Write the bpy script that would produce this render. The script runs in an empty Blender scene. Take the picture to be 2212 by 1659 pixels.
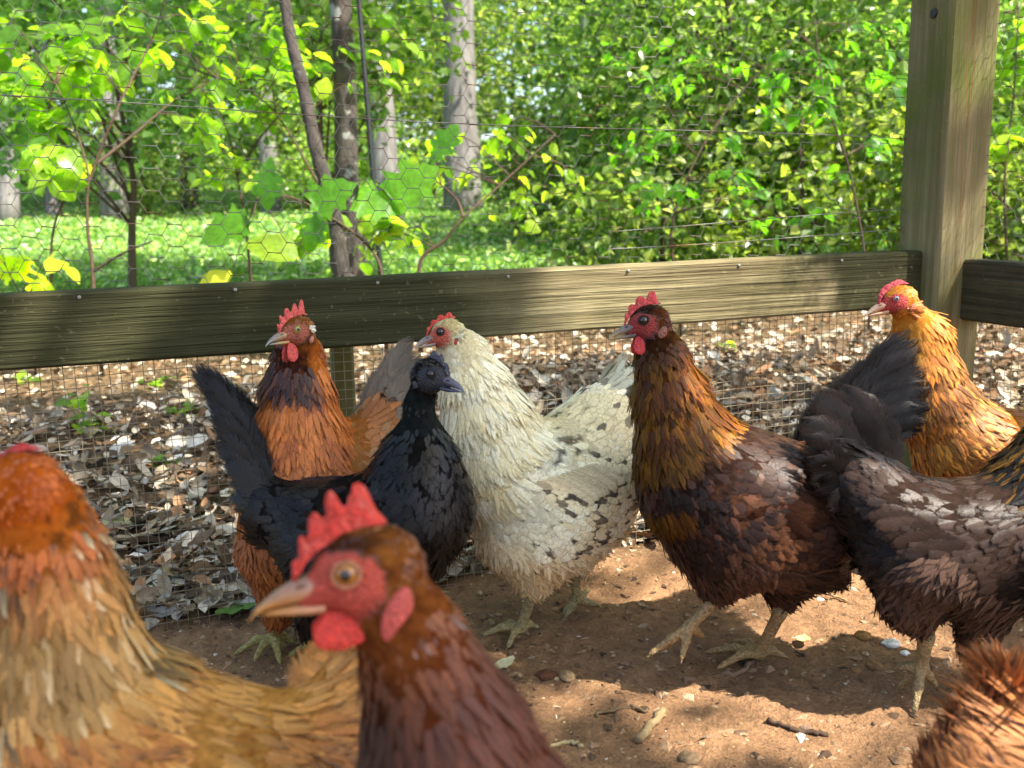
import bpy, math, random
import numpy as np
from mathutils import Vector, Matrix

random.seed(7)
RNG = np.random.default_rng(7)
SC = bpy.context.scene
COL = SC.collection

# ------------------------------------------------------------------ camera
FPX = 950.0                     # focal length in pixels of a 1024 wide frame
CAM = np.array([0.0, 0.0, 0.53])
PITCH, ROLL = math.radians(10.96), math.radians(1.3)
_F = np.array([0, math.cos(PITCH), -math.sin(PITCH)])
_U0 = np.array([0, math.sin(PITCH), math.cos(PITCH)])
_R0 = np.array([1.0, 0, 0])
CR = math.cos(ROLL) * _R0 - math.sin(ROLL) * _U0
CU = math.sin(ROLL) * _R0 + math.cos(ROLL) * _U0
cam_data = bpy.data.cameras.new('camera')
cam = bpy.data.objects.new('camera', cam_data)
COL.objects.link(cam)
M = Matrix.Identity(4)
for i in range(3):
    M[i][0], M[i][1], M[i][2], M[i][3] = CR[i], CU[i], -_F[i], CAM[i]
cam.matrix_world = M
cam_data.sensor_width = 36.0
cam_data.lens = 36.0 * FPX / 1024.0
cam_data.clip_start = 0.02
cam_data.clip_end = 600.0
cam_data.dof.use_dof = True
cam_data.dof.focus_distance = 1.14
cam_data.dof.aperture_fstop = cam_data.lens / 1000.0 / 0.0042
SC.camera = cam

# ------------------------------------------------------------------ light
SUN_EL, SUN_AZ = math.radians(56), math.radians(114)   # azimuth clockwise from +Y
SUN_DIR = np.array([math.sin(SUN_AZ) * math.cos(SUN_EL), math.cos(SUN_AZ) * math.cos(SUN_EL), math.sin(SUN_EL)])
world = bpy.data.worlds.new('World')
SC.world = world
world.use_nodes = True
wn = world.node_tree.nodes
sky = wn.new('ShaderNodeTexSky')
sky.sky_type = 'NISHITA'
sky.sun_disc = False
sky.sun_elevation = SUN_EL
sky.sun_rotation = SUN_AZ
sky.air_density = 1.0
sky.dust_density = 2.5
sky.ozone_density = 1.0
wn['Background'].inputs['Strength'].default_value = 0.15
world.node_tree.links.new(sky.outputs[0], wn['Background'].inputs['Color'])
sun_data = bpy.data.lights.new('sun', 'SUN')
sun_data.energy = 5.0
sun_data.angle = math.radians(0.55)
sun_data.color = (1.0, 0.93, 0.82)
sun = bpy.data.objects.new('sun', sun_data)
COL.objects.link(sun)
sun.rotation_euler = Vector(SUN_DIR).to_track_quat('Z', 'Y').to_euler()
SC.view_settings.view_transform = 'Standard'
SC.view_settings.look = 'None'
SC.view_settings.exposure = 1.6
SC.view_settings.gamma = 1.0
SC.view_settings.use_curve_mapping = False
SC.render.engine = 'CYCLES'
SC.cycles.use_denoising = True
SC.cycles.max_bounces = 7
SC.cycles.diffuse_bounces = 3
SC.cycles.glossy_bounces = 2
SC.cycles.transmission_bounces = 4
SC.cycles.transparent_max_bounces = 14
SC.cycles.caustics_reflective = False
SC.cycles.caustics_refractive = False
SC.cycles.sample_clamp_indirect = 6.0

# ------------------------------------------------------------------ helpers
DS = 1024.0 / 2212.0            # measured positions are given on a 2212 wide print of the photo
FD = FPX / DS


def ray(x, y):
    px, py = x * DS, y * DS
    return _F + ((px - 512) / FPX) * CR + ((384 - py) / FPX) * CU


def W(x, y, d):
    return CAM + d * ray(x, y)


def G(x, y, z=0.0):
    r = ray(x, y)
    return CAM + r * ((z - CAM[2]) / r[2])


def nrm(v):
    v = np.asarray(v, float)
    return v / (np.linalg.norm(v, axis=-1, keepdims=True) + 1e-12)


def lin(r, g, b):
    c = np.array([r, g, b]) / 255.0
    return np.where(c <= 0.04045, c / 12.92, ((c + 0.055) / 1.055) ** 2.4)


C_ = lin


def sstep(a, b, x):
    t = np.clip((x - a) / (b - a), 0, 1)
    return t * t * (3 - 2 * t)


def mesh_np(name, V, faces, smooth=True, col=None, fuv=None, mat=None):
    """faces: (n,k) int array of one size, or list of arrays."""
    me = bpy.data.meshes.new(name)
    fl = faces if isinstance(faces, list) else [faces]
    fl = [np.asarray(f, np.int32) for f in fl if len(f)]
    V = np.asarray(V, np.float32)
    me.vertices.add(len(V))
    me.vertices.foreach_set('co', V.ravel())
    loops = np.concatenate([f.ravel() for f in fl])
    tot = np.concatenate([np.full(len(f), f.shape[1], np.int32) for f in fl])
    st = np.concatenate([[0], np.cumsum(tot)[:-1]]).astype(np.int32)
    me.loops.add(len(loops))
    me.loops.foreach_set('vertex_index', loops)
    me.polygons.add(len(tot))
    me.polygons.foreach_set('loop_start', st)
    me.polygons.foreach_set('loop_total', tot)
    me.polygons.foreach_set('use_smooth', np.full(len(tot), smooth))
    me.update(calc_edges=True)
    if col is not None:
        a = me.color_attributes.new('Col', 'FLOAT_COLOR', 'POINT')
        c4 = np.ones((len(V), 4), np.float32)
        c4[:, :3] = col
        a.data.foreach_set('color', c4.ravel())
    if fuv is not None:
        a = me.attributes.new('fuv', 'FLOAT_VECTOR', 'POINT')
        a.data.foreach_set('vector', np.asarray(fuv, np.float32).ravel())
    if mat is not None:
        me.materials.append(mat)
    return me


def link(name, me, parent=None, label=None, cat=None, group=None, kind=None):
    o = bpy.data.objects.new(name, me)
    COL.objects.link(o)
    if parent is not None:
        o.parent = parent
    tag(o, label, cat, group, kind)
    return o


def tag(o, label=None, cat=None, group=None, kind=None):
    if label: o['label'] = label
    if cat: o['category'] = cat
    if group: o['group'] = group
    if kind: o['kind'] = kind
    return o


def thing(name, label, cat, loc=(0, 0, 0), group=None):
    o = bpy.data.objects.new(name, None)
    COL.objects.link(o)
    o.location = loc
    o.empty_display_size = 0.05
    return tag(o, label, cat, group)


class Geo:
    """collects geometry in numpy"""
    def __init__(s):
        s.V, s.Q, s.T, s.C, s.U, s.n, s.NN = [], [], [], [], [], 0, []

    def add(s, V, Q=None, T=None, C=None, U=None, NN=None):
        V = np.asarray(V, float).reshape(-1, 3)
        if Q is not None and len(Q): s.Q.append(np.asarray(Q) + s.n)
        if T is not None and len(T): s.T.append(np.asarray(T) + s.n)
        s.V.append(V)
        s.C.append(np.broadcast_to(C if C is not None else (1, 1, 1), V.shape))
        s.U.append(np.broadcast_to(U if U is not None else (0, 0, 0), V.shape))
        s.n += len(V)
        if NN is not None: s.NN.append(NN)

    def mesh(s, name, mat=None, smooth=True, origin=(0, 0, 0)):
        f = []
        if s.Q: f.append(np.concatenate(s.Q))
        if s.T: f.append(np.concatenate(s.T))
        me = mesh_np(name, np.concatenate(s.V) - np.asarray(origin), f, smooth, np.concatenate(s.C), np.concatenate(s.U), mat)
        if s.NN and sum(len(q) for q in s.NN) == s.n:
            me.normals_split_custom_set_from_vertices(np.concatenate(s.NN).astype(np.float32))
        return me

    def tube(s, pts, rad, seg=6, C=None, cap=True):
        pts = np.asarray(pts, float)
        n = len(pts)
        rad = np.broadcast_to(rad, (n,))
        tan = nrm(np.gradient(pts, axis=0))
        ref = np.array([0.13, 0.31, 0.94]) if abs(tan[0][2]) < 0.8 else np.array([0.9, 0.4, 0.1])
        a = nrm(np.cross(tan, ref))
        b = np.cross(tan, a)
        th = np.linspace(0, 2 * math.pi, seg, endpoint=False)
        V = pts[:, None] + rad[:, None, None] * (np.cos(th)[None, :, None] * a[:, None] + np.sin(th)[None, :, None] * b[:, None])
        i = np.arange(n - 1)[:, None] * seg
        j = np.arange(seg)[None]
        j2 = (j + 1) % seg
        Q = np.stack([i + j, i + j2, i + seg + j2, i + seg + j], -1).reshape(-1, 4)
        V = V.reshape(-1, 3)
        T = None
        if cap:
            k = len(V)
            V = np.vstack([V, pts[0], pts[-1]])
            jj = np.arange(seg)
            T = np.vstack([np.stack([np.full(seg, k), (jj + 1) % seg, jj], -1),
                           np.stack([np.full(seg, k + 1), (n - 1) * seg + jj, (n - 1) * seg + (jj + 1) % seg], -1)])
        s.add(V, Q, T, C)

    def box(s, c, ax, h, C=None):
        ax = np.asarray(ax, float)
        sg = np.array([[x, y, z] for x in (-1, 1) for y in (-1, 1) for z in (-1, 1)], float)
        V = np.asarray(c) + (sg * np.asarray(h)) @ ax
        Q = [[0, 1, 3, 2], [4, 6, 7, 5], [0, 4, 5, 1], [2, 3, 7, 6], [0, 2, 6, 4], [1, 5, 7, 3]]
        s.add(V, Q, None, C)


def spline(pts, n):
    pts = np.asarray(pts, float)
    m = len(pts)
    if m < 3:
        t = np.linspace(0, 1, n)[:, None]
        return pts[0] * (1 - t) + pts[-1] * t
    P = np.vstack([2 * pts[0] - pts[1], pts, 2 * pts[-1] - pts[-2]])
    t = np.linspace(0, m - 1 - 1e-9, n)
    i = t.astype(int)
    f = (t - i)[:, None]
    p0, p1, p2, p3 = P[i], P[i + 1], P[i + 2], P[i + 3]
    return 0.5 * (2 * p1 + (p2 - p0) * f + (2 * p0 - 5 * p1 + 4 * p2 - p3) * f ** 2 + (3 * p1 - p0 - 3 * p2 + p3) * f ** 3)


def vnoise(p, seed=0):
    """cheap smooth value noise, p (n,3)"""
    p = np.asarray(p, float)
    i = np.floor(p).astype(np.int64)
    f = p - i
    f = f * f * (3 - 2 * f)
    r = np.zeros(len(p))
    for dx in (0, 1):
        for dy in (0, 1):
            for dz in (0, 1):
                h = ((i[:, 0] + dx) * 374761393 + (i[:, 1] + dy) * 668265263 + (i[:, 2] + dz) * 2147483647 + seed * 1274126177) & 0x7fffffff
                h = ((h ^ (h >> 13)) * 1274126177) & 0x7fffffff
                w = (f[:, 0] if dx else 1 - f[:, 0]) * (f[:, 1] if dy else 1 - f[:, 1]) * (f[:, 2] if dz else 1 - f[:, 2])
                r += w * ((h ^ (h >> 16)) & 0xffff) / 65535.0
    return r


# ------------------------------------------------------------------ materials
class NT:
    def __init__(s, name):
        s.m = bpy.data.materials.new(name)
        s.m.use_nodes = True
        s.t = s.m.node_tree
        s.b = s.t.nodes['Principled BSDF']
        s.out = s.t.nodes['Material Output']

    def n(s, typ, **kw):
        nd = s.t.nodes.new('ShaderNode' + typ)
        for k, v in kw.items():
            if k in nd.inputs.keys() if isinstance(k, str) else False:
                s.set(nd.inputs[k], v)
            else:
                setattr(nd, k, v)
        return nd

    def set(s, sock, v):
        if hasattr(v, 'is_output') or isinstance(v, bpy.types.NodeSocket):
            s.t.links.new(v, sock)
        else:
            sock.default_value = v

    def noise(s, vec, scale, detail=4, rough=0.55, dims='3D'):
        nd = s.n('TexNoise', noise_dimensions=dims)
        if vec is not None: s.t.links.new(vec, nd.inputs['Vector'])
        nd.inputs['Scale'].default_value = scale
        nd.inputs['Detail'].default_value = detail
        nd.inputs['Roughness'].default_value = rough
        return nd.outputs['Fac']

    def ramp(s, fac, stops):
        nd = s.n('ValToRGB')
        s.t.links.new(fac, nd.inputs[0])
        e = nd.color_ramp.elements
        while len(e) < len(stops): e.new(0.5)
        for k, (p, c) in enumerate(stops):
            e[k].position = p
            c = (c, c, c) if not hasattr(c, '__len__') else c
            e[k].color = (*[float(q) for q in c], 1)
        return nd.outputs[0]

    def mix(s, fac, a, b, mode='MIX'):
        nd = s.n('MixRGB', blend_type=mode)
        s.set(nd.inputs[0], fac)
        for q, v in ((nd.inputs[1], a), (nd.inputs[2], b)):
            if isinstance(v, bpy.types.NodeSocket): s.t.links.new(v, q)
            else: q.default_value = (*[float(z) for z in v], 1) if hasattr(v, '__len__') else (v, v, v, 1)
        return nd.outputs[0]

    def math(s, op, a, b=0.0):
        nd = s.n('Math', operation=op)
        s.set(nd.inputs[0], a)
        s.set(nd.inputs[1], b)
        return nd.outputs[0]

    def attr(s, name):
        return s.n('Attribute', attribute_name=name)

    def bump(s, h, strength, dist):
        nd = s.n('Bump')
        s.t.links.new(h, nd.inputs['Height'])
        nd.inputs['Strength'].default_value = strength
        nd.inputs['Distance'].default_value = dist
        s.t.links.new(nd.outputs[0], s.b.inputs['Normal'])
        return nd.outputs[0]

    def mapping(s, coord, scale=(1, 1, 1), rot=(0, 0, 0)):
        tc = s.n('TexCoord')
        nd = s.n('Mapping')
        s.t.links.new(tc.outputs[coord], nd.inputs[0])
        nd.inputs['Scale'].default_value = scale
        nd.inputs['Rotation'].default_value = rot
        return nd.outputs[0]


def m_feather(name, rough=0.5, sheen=0.15, spec=0.4, tint=None, coat=0.0):
    k = NT(name)
    col = k.attr('Col').outputs['Color']
    sep = k.n('SeparateXYZ')
    k.t.links.new(k.attr('fuv').outputs['Vector'], sep.inputs[0])
    u, v, r = sep.outputs[1], sep.outputs[0], sep.outputs[2]
    av = k.math('ABSOLUTE', v)
    barb = k.math('SUBTRACT', u, k.math('MULTIPLY', av, 0.22))
    cx = k.n('CombineXYZ')
    k.set(cx.inputs[0], k.math('MULTIPLY', barb, 26.0))
    k.set(cx.inputs[1], k.math('MULTIPLY', r, 97.0))
    k.set(cx.inputs[2], k.math('MULTIPLY', av, 1.2))
    nz = k.noise(cx.outputs[0], 1.0, 3, 0.7)
    f = k.ramp(nz, [(0.25, 0.55), (0.75, 1.35)])
    c = k.mix(1.0, col, f, 'MULTIPLY')
    k.t.links.new(c, k.b.inputs['Base Color'])
    k.b.inputs['Roughness'].default_value = rough
    k.b.inputs['Specular IOR Level'].default_value = spec
    k.b.inputs['Sheen Weight'].default_value = sheen
    k.b.inputs['Sheen Roughness'].default_value = 0.5
    if tint is not None:
        k.b.inputs['Specular Tint'].default_value = (*tint, 1)
        k.b.inputs['Coat Weight'].default_value = coat
        k.b.inputs['Coat Roughness'].default_value = 0.35
        k.b.inputs['Coat Tint'].default_value = (*tint, 1)
    k.bump(nz, 0.35, 0.0008)
    tipc = k.math('MULTIPLY', k.math('SUBTRACT', u, 0.72), 3.2)
    e = k.math('MAXIMUM', av, tipc)
    e = k.math('ADD', e, k.math('MULTIPLY', k.math('SUBTRACT', nz, 0.5), 1.5))
    al = k.ramp(e, [(0.62, 1.0), (1.0, 0.0)])
    k.t.links.new(al, k.b.inputs['Alpha'])
    return k.m


def m_vcol(name, rough=0.6, spec=0.4, nscale=300.0, var=0.3, bump=0.2, bd=0.0006, sss=0.0, peb=0):
    k = NT(name)
    col = k.attr('Col').outputs['Color']
    v = k.mapping('Object')
    nz = k.noise(v, nscale, 4, 0.6)
    c = k.mix(1.0, col, k.ramp(nz, [(0.25, 1 - var), (0.75, 1 + var)]), 'MULTIPLY')
    k.t.links.new(c, k.b.inputs['Base Color'])
    k.b.inputs['Roughness'].default_value = rough
    k.b.inputs['Specular IOR Level'].default_value = spec
    if sss:
        k.b.inputs['Subsurface Weight'].default_value = sss
        k.b.inputs['Subsurface Radius'].default_value = (1.0, 0.25, 0.12)
        k.b.inputs['Subsurface Scale'].default_value = 0.004
    if peb:
        vo = k.n('TexVoronoi')
        k.t.links.new(v, vo.inputs['Vector'])
        vo.inputs['Scale'].default_value = peb
        hh = k.math('SUBTRACT', k.math('MULTIPLY', nz, 0.8), vo.outputs['Distance'])
        c2 = k.mix(1.0, c, k.ramp(vo.outputs['Distance'], [(0.2, 1.08), (0.75, 0.72)]), 'MULTIPLY')
        k.t.links.new(c2, k.b.inputs['Base Color'])
        k.bump(hh, bump, bd)
    else:
        k.bump(nz, bump, bd)
    return k.m


def m_leaf(name, refl=1.0, trans=1.0, tcol=(0.55, 0.75, 0.05), gloss=0.35, tw=0.5):
    k = NT(name)
    col = k.attr('Col').outputs['Color']
    sep = k.n('SeparateXYZ')
    k.t.links.new(k.attr('fuv').outputs['Vector'], sep.inputs[0])
    av = k.math('ABSOLUTE', sep.outputs[0])
    vein = k.n('TexWave', wave_type='BANDS', bands_direction='X', wave_profile='SIN')
    cx = k.n('CombineXYZ')
    k.set(cx.inputs[0], k.math('SUBTRACT', sep.outputs[1], k.math('MULTIPLY', av, 0.3)))
    k.t.links.new(cx.outputs[0], vein.inputs['Vector'])
    vein.inputs['Scale'].default_value = 2.4
    vf = k.ramp(vein.outputs['Fac'], [(0.0, 0.9), (0.3, 1.0), (1.0, 1.03)])
    c = k.mix(1.0, col, vf, 'MULTIPLY')
    geo = k.n('NewGeometry')
    mot = k.noise(geo.outputs['Position'], 38, 3, .6)
    c = k.mix(1.0, c, k.ramp(mot, [(0.3, 0.72), (0.7, 1.2)]), 'MULTIPLY')
    k.t.links.new(c, k.b.inputs['Base Color'])
    k.b.inputs['Roughness'].default_value = gloss
    k.b.inputs['Specular IOR Level'].default_value = 0.45
    tr = k.n('BsdfTranslucent')
    tc = k.mix(1.0, c, tcol, 'MULTIPLY')
    tc = k.mix(1.0, tc, (trans,) * 3, 'MULTIPLY')
    k.t.links.new(tc, tr.inputs['Color'])
    mx = k.n('MixShader')
    mx.inputs[0].default_value = tw
    k.t.links.new(k.b.outputs[0], mx.inputs[1])
    k.t.links.new(tr.outputs[0], mx.inputs[2])
    k.t.links.new(mx.outputs[0], k.out.inputs['Surface'])
    return k.m


def m_wood(name, axis, base, dark, moss, mossw=0.4, ring=18.0, ridge=1.0, spl=0.0, algae_shade=None, vee=0):
    """axis 0: grain runs along the object's X; 2: along Z"""
    k = NT(name)
    sc = [1, 1, 1]
    sc[axis] = 0.05
    v = k.mapping('Object', tuple(sc))
    g1 = k.noise(v, 60, 5, 0.65)
    sc2 = [1, 1, 1]
    sc2[axis] = 0.02
    v2 = k.mapping('Object', tuple(sc2))
    g2 = k.noise(v2, 190, 3, 0.6)
    v3 = k.mapping('Object', (1, 1, 1))
    blot = k.noise(v3, 9, 5, 0.6)
    blot2 = k.noise(v3, 2.6, 4, 0.6)
    c = k.mix(k.ramp(g1, [(0.35, 0), (0.65, 1)]), dark, base)
    c = k.mix(k.ramp(g2, [(0.3, 0.75), (0.55, 0.0)]), c, dark, 'MIX')
    c = k.mix(k.math('MULTIPLY', k.ramp(blot, [(0.42, 0), (0.7, 1)]), mossw), c, moss)
    c = k.mix(1.0, c, k.ramp(blot2, [(0.3, 0.6), (0.7, 1.2)]), 'MULTIPLY')
    if algae_shade is not None:      # green growth plus painted shade, left clear on the sunlit stretch
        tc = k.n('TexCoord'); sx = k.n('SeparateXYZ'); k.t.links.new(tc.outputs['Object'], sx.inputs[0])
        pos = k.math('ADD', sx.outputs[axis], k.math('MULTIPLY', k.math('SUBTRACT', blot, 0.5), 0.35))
        k_a = k.ramp(k.math('DIVIDE', pos, algae_shade[0]), algae_shade[1])
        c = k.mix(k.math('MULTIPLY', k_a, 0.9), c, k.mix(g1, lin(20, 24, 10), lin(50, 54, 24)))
    if vee:
        tc = k.n('TexCoord'); sx = k.n('SeparateXYZ'); k.t.links.new(tc.outputs['Object'], sx.inputs[0])
        ax = k.math('ABSOLUTE', k.math('SUBTRACT', sx.outputs[vee], 0.006))
        val = k.math('SUBTRACT', k.math('ADD', sx.outputs[axis], k.math('MULTIPLY', k.noise(v3, 12, 2), 0.04)), k.math('MULTIPLY', ax, 13.0))
        fr = k.math('FRACT', k.math('MULTIPLY', val, 8.0))
        line = k.ramp(fr, [(0.0, 1.0), (0.12, 0.75), (0.35, 0.0), (1.0, 0.0)])
        near_ = k.ramp(k.math('MULTIPLY', ax, 60.0), [(0.35, 1.0), (0.95, 0.0)])
        c = k.mix(k.math('MULTIPLY', k.math('MULTIPLY', line, near_), 0.75), c, lin(122, 80, 42))
    speck = k.noise(v3, 170, 2, 0.5)
    c = k.mix(k.math('MULTIPLY', k.ramp(speck, [(0.66, 0), (0.72, 1)]), spl), c, (0.4, 0.36, 0.2))
    k.t.links.new(c, k.b.inputs['Base Color'])
    k.b.inputs['Roughness'].default_value = 0.85
    k.b.inputs['Specular IOR Level'].default_value = 0.2
    h = k.math('ADD', k.math('MULTIPLY', g1, 0.6), k.math('MULTIPLY', g2, 0.7))
    k.bump(h, ridge, 0.006)
    return k.m


M_SKIN = m_vcol('hen_skin', 0.5, 0.35, 420, 0.32, 0.9, 0.0014, 0.10, 620)
M_COMB = m_vcol('comb_flesh', 0.5, 0.4, 320, 0.28, 0.9, 0.0011, 0.18, 560)
M_BEAK = m_vcol('beak_horn', 0.38, 0.5, 260, 0.15, 0.15, 0.0004, 0.1)
M_DOWN = m_vcol('down', 0.95, 0.02, 300, 0.3, 0.3, 0.0006)
M_LEG = m_vcol('leg_scales', 0.6, 0.3, 260, 0.45, 1.0, 0.0014, 0.0, 330)
M_FEA = m_feather('feather_brown', 0.5, 0.05, 0.35)
M_FEAD = m_feather('feather_dark', 0.34, 0.0, 0.13)
M_FEAB = m_feather('feather_black', 0.32, 0.0, 0.22, (1.0, 0.96, 0.92), 0.0)
M_FEAW = m_feather('feather_cream', 0.65, 0.1, 0.2)


def m_eye(name, iris, pupil=0.5):
    k = NT(name)
    tc = k.n('TexCoord')
    sep = k.n('SeparateXYZ')
    k.t.links.new(tc.outputs['Object'], sep.inputs[0])
    r = k.math('SQRT', k.math('ADD', k.math('POWER', sep.outputs[0], 2.0), k.math('POWER', sep.outputs[2], 2.0)))
    iris = np.array(iris)
    c = k.ramp(r, [(pupil - 0.02, (0.003, 0.003, 0.003)), (pupil + 0.02, iris * 0.8), (0.74, iris * 1.2), (0.86, iris * 0.35), (0.95, (0.02, 0.012, 0.01))])
    k.t.links.new(c, k.b.inputs['Base Color'])
    k.b.inputs['Roughness'].default_value = 0.05
    k.b.inputs['Coat Weight'].default_value = 0.6
    k.b.inputs['Coat Roughness'].default_value = 0.02
    return k.m


M_EYE_ORANGE = m_eye('eye_orange', (0.33, 0.125, 0.014), 0.42)
M_EYE_YELLOW = m_eye('eye_yellow', (0.35, 0.25, 0.06), 0.42)
M_EYE_DARK = m_eye('eye_dark', (0.035, 0.022, 0.012), 0.5)
M_EYE_GREY = m_eye('eye_grey', (0.22, 0.2, 0.22), 0.35)

M_BARK_PALE = NT('bark_pale')
_v = M_BARK_PALE.mapping('Object', (1, 1, 0.12))
_a = M_BARK_PALE.noise(_v, 14, 6, 0.7)
M_BARK_PALE.t.links.new(M_BARK_PALE.ramp(_a, [(0.3, (0.07, 0.064, 0.06)), (0.55, (0.19, 0.175, 0.165)), (0.8, (0.29, 0.275, 0.26))]), M_BARK_PALE.b.inputs['Base Color'])
M_BARK_PALE.b.inputs['Roughness'].default_value = 0.9
M_BARK_PALE.bump(_a, 1.0, 0.03)
M_BARK_PALE = M_BARK_PALE.m
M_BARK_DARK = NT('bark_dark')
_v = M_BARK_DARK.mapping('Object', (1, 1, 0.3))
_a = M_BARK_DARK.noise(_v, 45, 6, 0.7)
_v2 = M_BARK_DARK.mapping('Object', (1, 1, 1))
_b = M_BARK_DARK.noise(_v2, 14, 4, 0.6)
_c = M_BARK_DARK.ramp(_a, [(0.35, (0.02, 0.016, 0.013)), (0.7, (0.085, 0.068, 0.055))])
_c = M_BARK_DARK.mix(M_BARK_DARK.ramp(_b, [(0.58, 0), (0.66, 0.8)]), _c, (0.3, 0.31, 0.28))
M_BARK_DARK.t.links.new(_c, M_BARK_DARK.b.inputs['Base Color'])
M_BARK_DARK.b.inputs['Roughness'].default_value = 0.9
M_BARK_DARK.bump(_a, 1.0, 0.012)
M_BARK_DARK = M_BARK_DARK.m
M_TWIG = m_vcol('twig_bark', 0.8, 0.25, 120, 0.35, 0.6, 0.002)
M_LEAF_NEAR = m_leaf('leaf_near', 1.0, 2.7, (1.0, 1.0, 0.28), 0.33, 0.60)
M_LEAF_FAR = m_leaf('leaf_far', 1.0, 2.0, (1.0, 1.0, 0.42), 0.28, 0.5)
M_DEAD = m_vcol('dead_leaf', 0.75, 0.25, 90, 0.3, 0.3, 0.002)
M_STONE = m_vcol('crumb', 0.9, 0.2, 200, 0.4, 0.8, 0.002)

# rail and post timber
M_RAIL = m_wood('rail_timber', 0, lin(166, 152, 114), lin(116, 102, 70), lin(84, 84, 44), 0.5, ridge=1.0, spl=0.15, algae_shade=(2.6, [(0.0, 1.0), (0.77, 1.0), (0.84, 0.14), (0.975, 0.10), (0.99, 0.85), (1.0, 0.95)]))
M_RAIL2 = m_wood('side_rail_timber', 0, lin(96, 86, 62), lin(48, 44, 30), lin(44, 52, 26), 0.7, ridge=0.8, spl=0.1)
M_POST = m_wood('post_timber', 0, lin(136, 126, 92), lin(104, 96, 62), lin(92, 104, 36), 0.8, ridge=0.5, spl=0.15, vee=1)

# ------------------------------------------------------------------ fence line
D0 = 1.05


def fence_depth(px):
    return D0 * 3500.0 / (3500.0 - px)


_A = CAM + fence_depth(0) * ray(0 / DS, 295 / DS)
_B = CAM + fence_depth(900) * ray(900 / DS, 254 / DS)
E = nrm(np.array([_B[0] - _A[0], _B[1] - _A[1], 0.0]))       # along the fence, to the right
NF = np.array([E[1], -E[0], 0.0])                             # out of the fence, towards the camera
ZUP = np.array([0, 0, 1.0])
RAIL_TOP = 0.5 * (_A[2] + _B[2])
RAIL_H = 0.0850
FO = np.array([_A[0], _A[1], 0.0])
S_B = float(np.dot(_B - _A, E))


def fence_sd(p):
    """along, out (positive = inside the run)"""
    d = np.asarray(p)[..., :3] - FO
    return d @ E, d @ NF


def ground_z(x, y, fine=True):
    p = np.stack([np.asarray(x, float), np.asarray(y, float), np.zeros_like(np.asarray(x, float))], -1).reshape(-1, 3)
    s, o = fence_sd(p)
    z = 0.05 * np.maximum(0, p[:, 1] - 5.0) + 0.02 * np.maximum(0, p[:, 1] - 16)
    z += 0.028 * sstep(0.35, 0.95, s) * sstep(0.28, 0.0, o) * (o > -0.9) + 0.028 * sstep(0.35, 0.95, s) * (o <= -0.9)
    far = sstep(0.0, -1.5, o)
    z += far * 0.10 * (vnoise(p * 0.5, 3) - 0.5) + far * sstep(4, 9, p[:, 1]) * 0.25 * (vnoise(p * 0.22, 4) - 0.5)
    if fine:
        z += 0.012 * (vnoise(p * 9, 1) - 0.5) + 0.009 * (vnoise(p * 30, 2) - 0.5) + 0.005 * (vnoise(p * 80, 5) - 0.5)
    return z


def gz(p):
    return float(ground_z(np.array([p[0]]), np.array([p[1]]))[0])


def on_ground(x, y):
    p = G(x, y, 0.0)
    for _ in range(3):
        p = G(x, y, gz(p))
    return p


# ------------------------------------------------------------------ ground sheet
def axis_coords(lo, hi, flo, fhi, step, grow):
    a = list(np.arange(flo, fhi + 1e-6, step))
    st = step
    while a[-1] < hi:
        st *= grow
        a.append(a[-1] + st)
    st = step
    while a[0] > lo:
        st *= grow
        a.insert(0, a[0] - st)
    return np.array(a)


gx = axis_coords(-90, 90, -1.0, 1.25, 0.0125, 1.08)
gy = axis_coords(-20, 120, 0.55, 1.9, 0.0125, 1.07)
GX, GY = np.meshgrid(gx, gy, indexing='xy')
gv = np.stack([GX.ravel(), GY.ravel(), ground_z(GX.ravel(), GY.ravel())], -1)
nx, ny = len(gx), len(gy)
ii = (np.arange(ny - 1)[:, None] * nx + np.arange(nx - 1)[None]).ravel()
gq = np.stack([ii, ii + 1, ii + nx + 1, ii + nx], -1)
gs, go = fence_sd(gv)
zone = np.zeros((len(gv), 3))
edge_n = 0.9 * (vnoise(gv * 1.3, 11) - 0.5)
zone[:, 0] = sstep(0.02, -0.10, go + 0.06 * (vnoise(gv * 12, 6) - 0.5))          # outside the run
zone[:, 1] = sstep(-2.7, -3.4, go + edge_n)                                         # lawn
k = NT('ground_soil')
_z = k.n('SeparateColor')
k.t.links.new(k.attr('Col').outputs['Color'], _z.inputs[0])
_v = k.mapping('Object')
_n1 = k.noise(_v, 6, 6, 0.6)
_n2 = k.noise(_v, 60, 6, 0.7)
_n3 = k.noise(_v, 260, 3, 0.6)
dirt = k.mix(k.ramp(_n1, [(0.35, 0), (0.65, 1)]), lin(128, 97, 70), lin(152, 116, 84))
dirt = k.mix(1.0, dirt, k.ramp(_n2, [(0.3, 0.6), (0.7, 1.25)]), 'MULTIPLY')
dirt = k.mix(1.0, dirt, k.ramp(_n3, [(0.3, 0.75), (0.7, 1.2)]), 'MULTIPLY')
litter = k.mix(k.ramp(_n2, [(0.4, 0), (0.6, 1)]), lin(70, 54, 38), lin(120, 98, 72))
lawn = k.mix(k.ramp(_n2, [(0.35, 0), (0.65, 1)]), lin(52, 82, 28), lin(96, 130, 48))
c = k.mix(_z.outputs[0], dirt, litter)
c = k.mix(_z.outputs[1], c, lawn)
k.t.links.new(c, k.b.inputs['Base Color'])
k.b.inputs['Roughness'].default_value = 0.95
k.b.inputs['Specular IOR Level'].default_value = 0.15
k.bump(k.math('ADD', _n2, k.math('MULTIPLY', _n3, 0.6)), 0.9, 0.006)
M_GROUND = k.m
ground = link('ground', mesh_np('ground', gv, gq, True, zone, None, M_GROUND), kind='structure')

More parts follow.
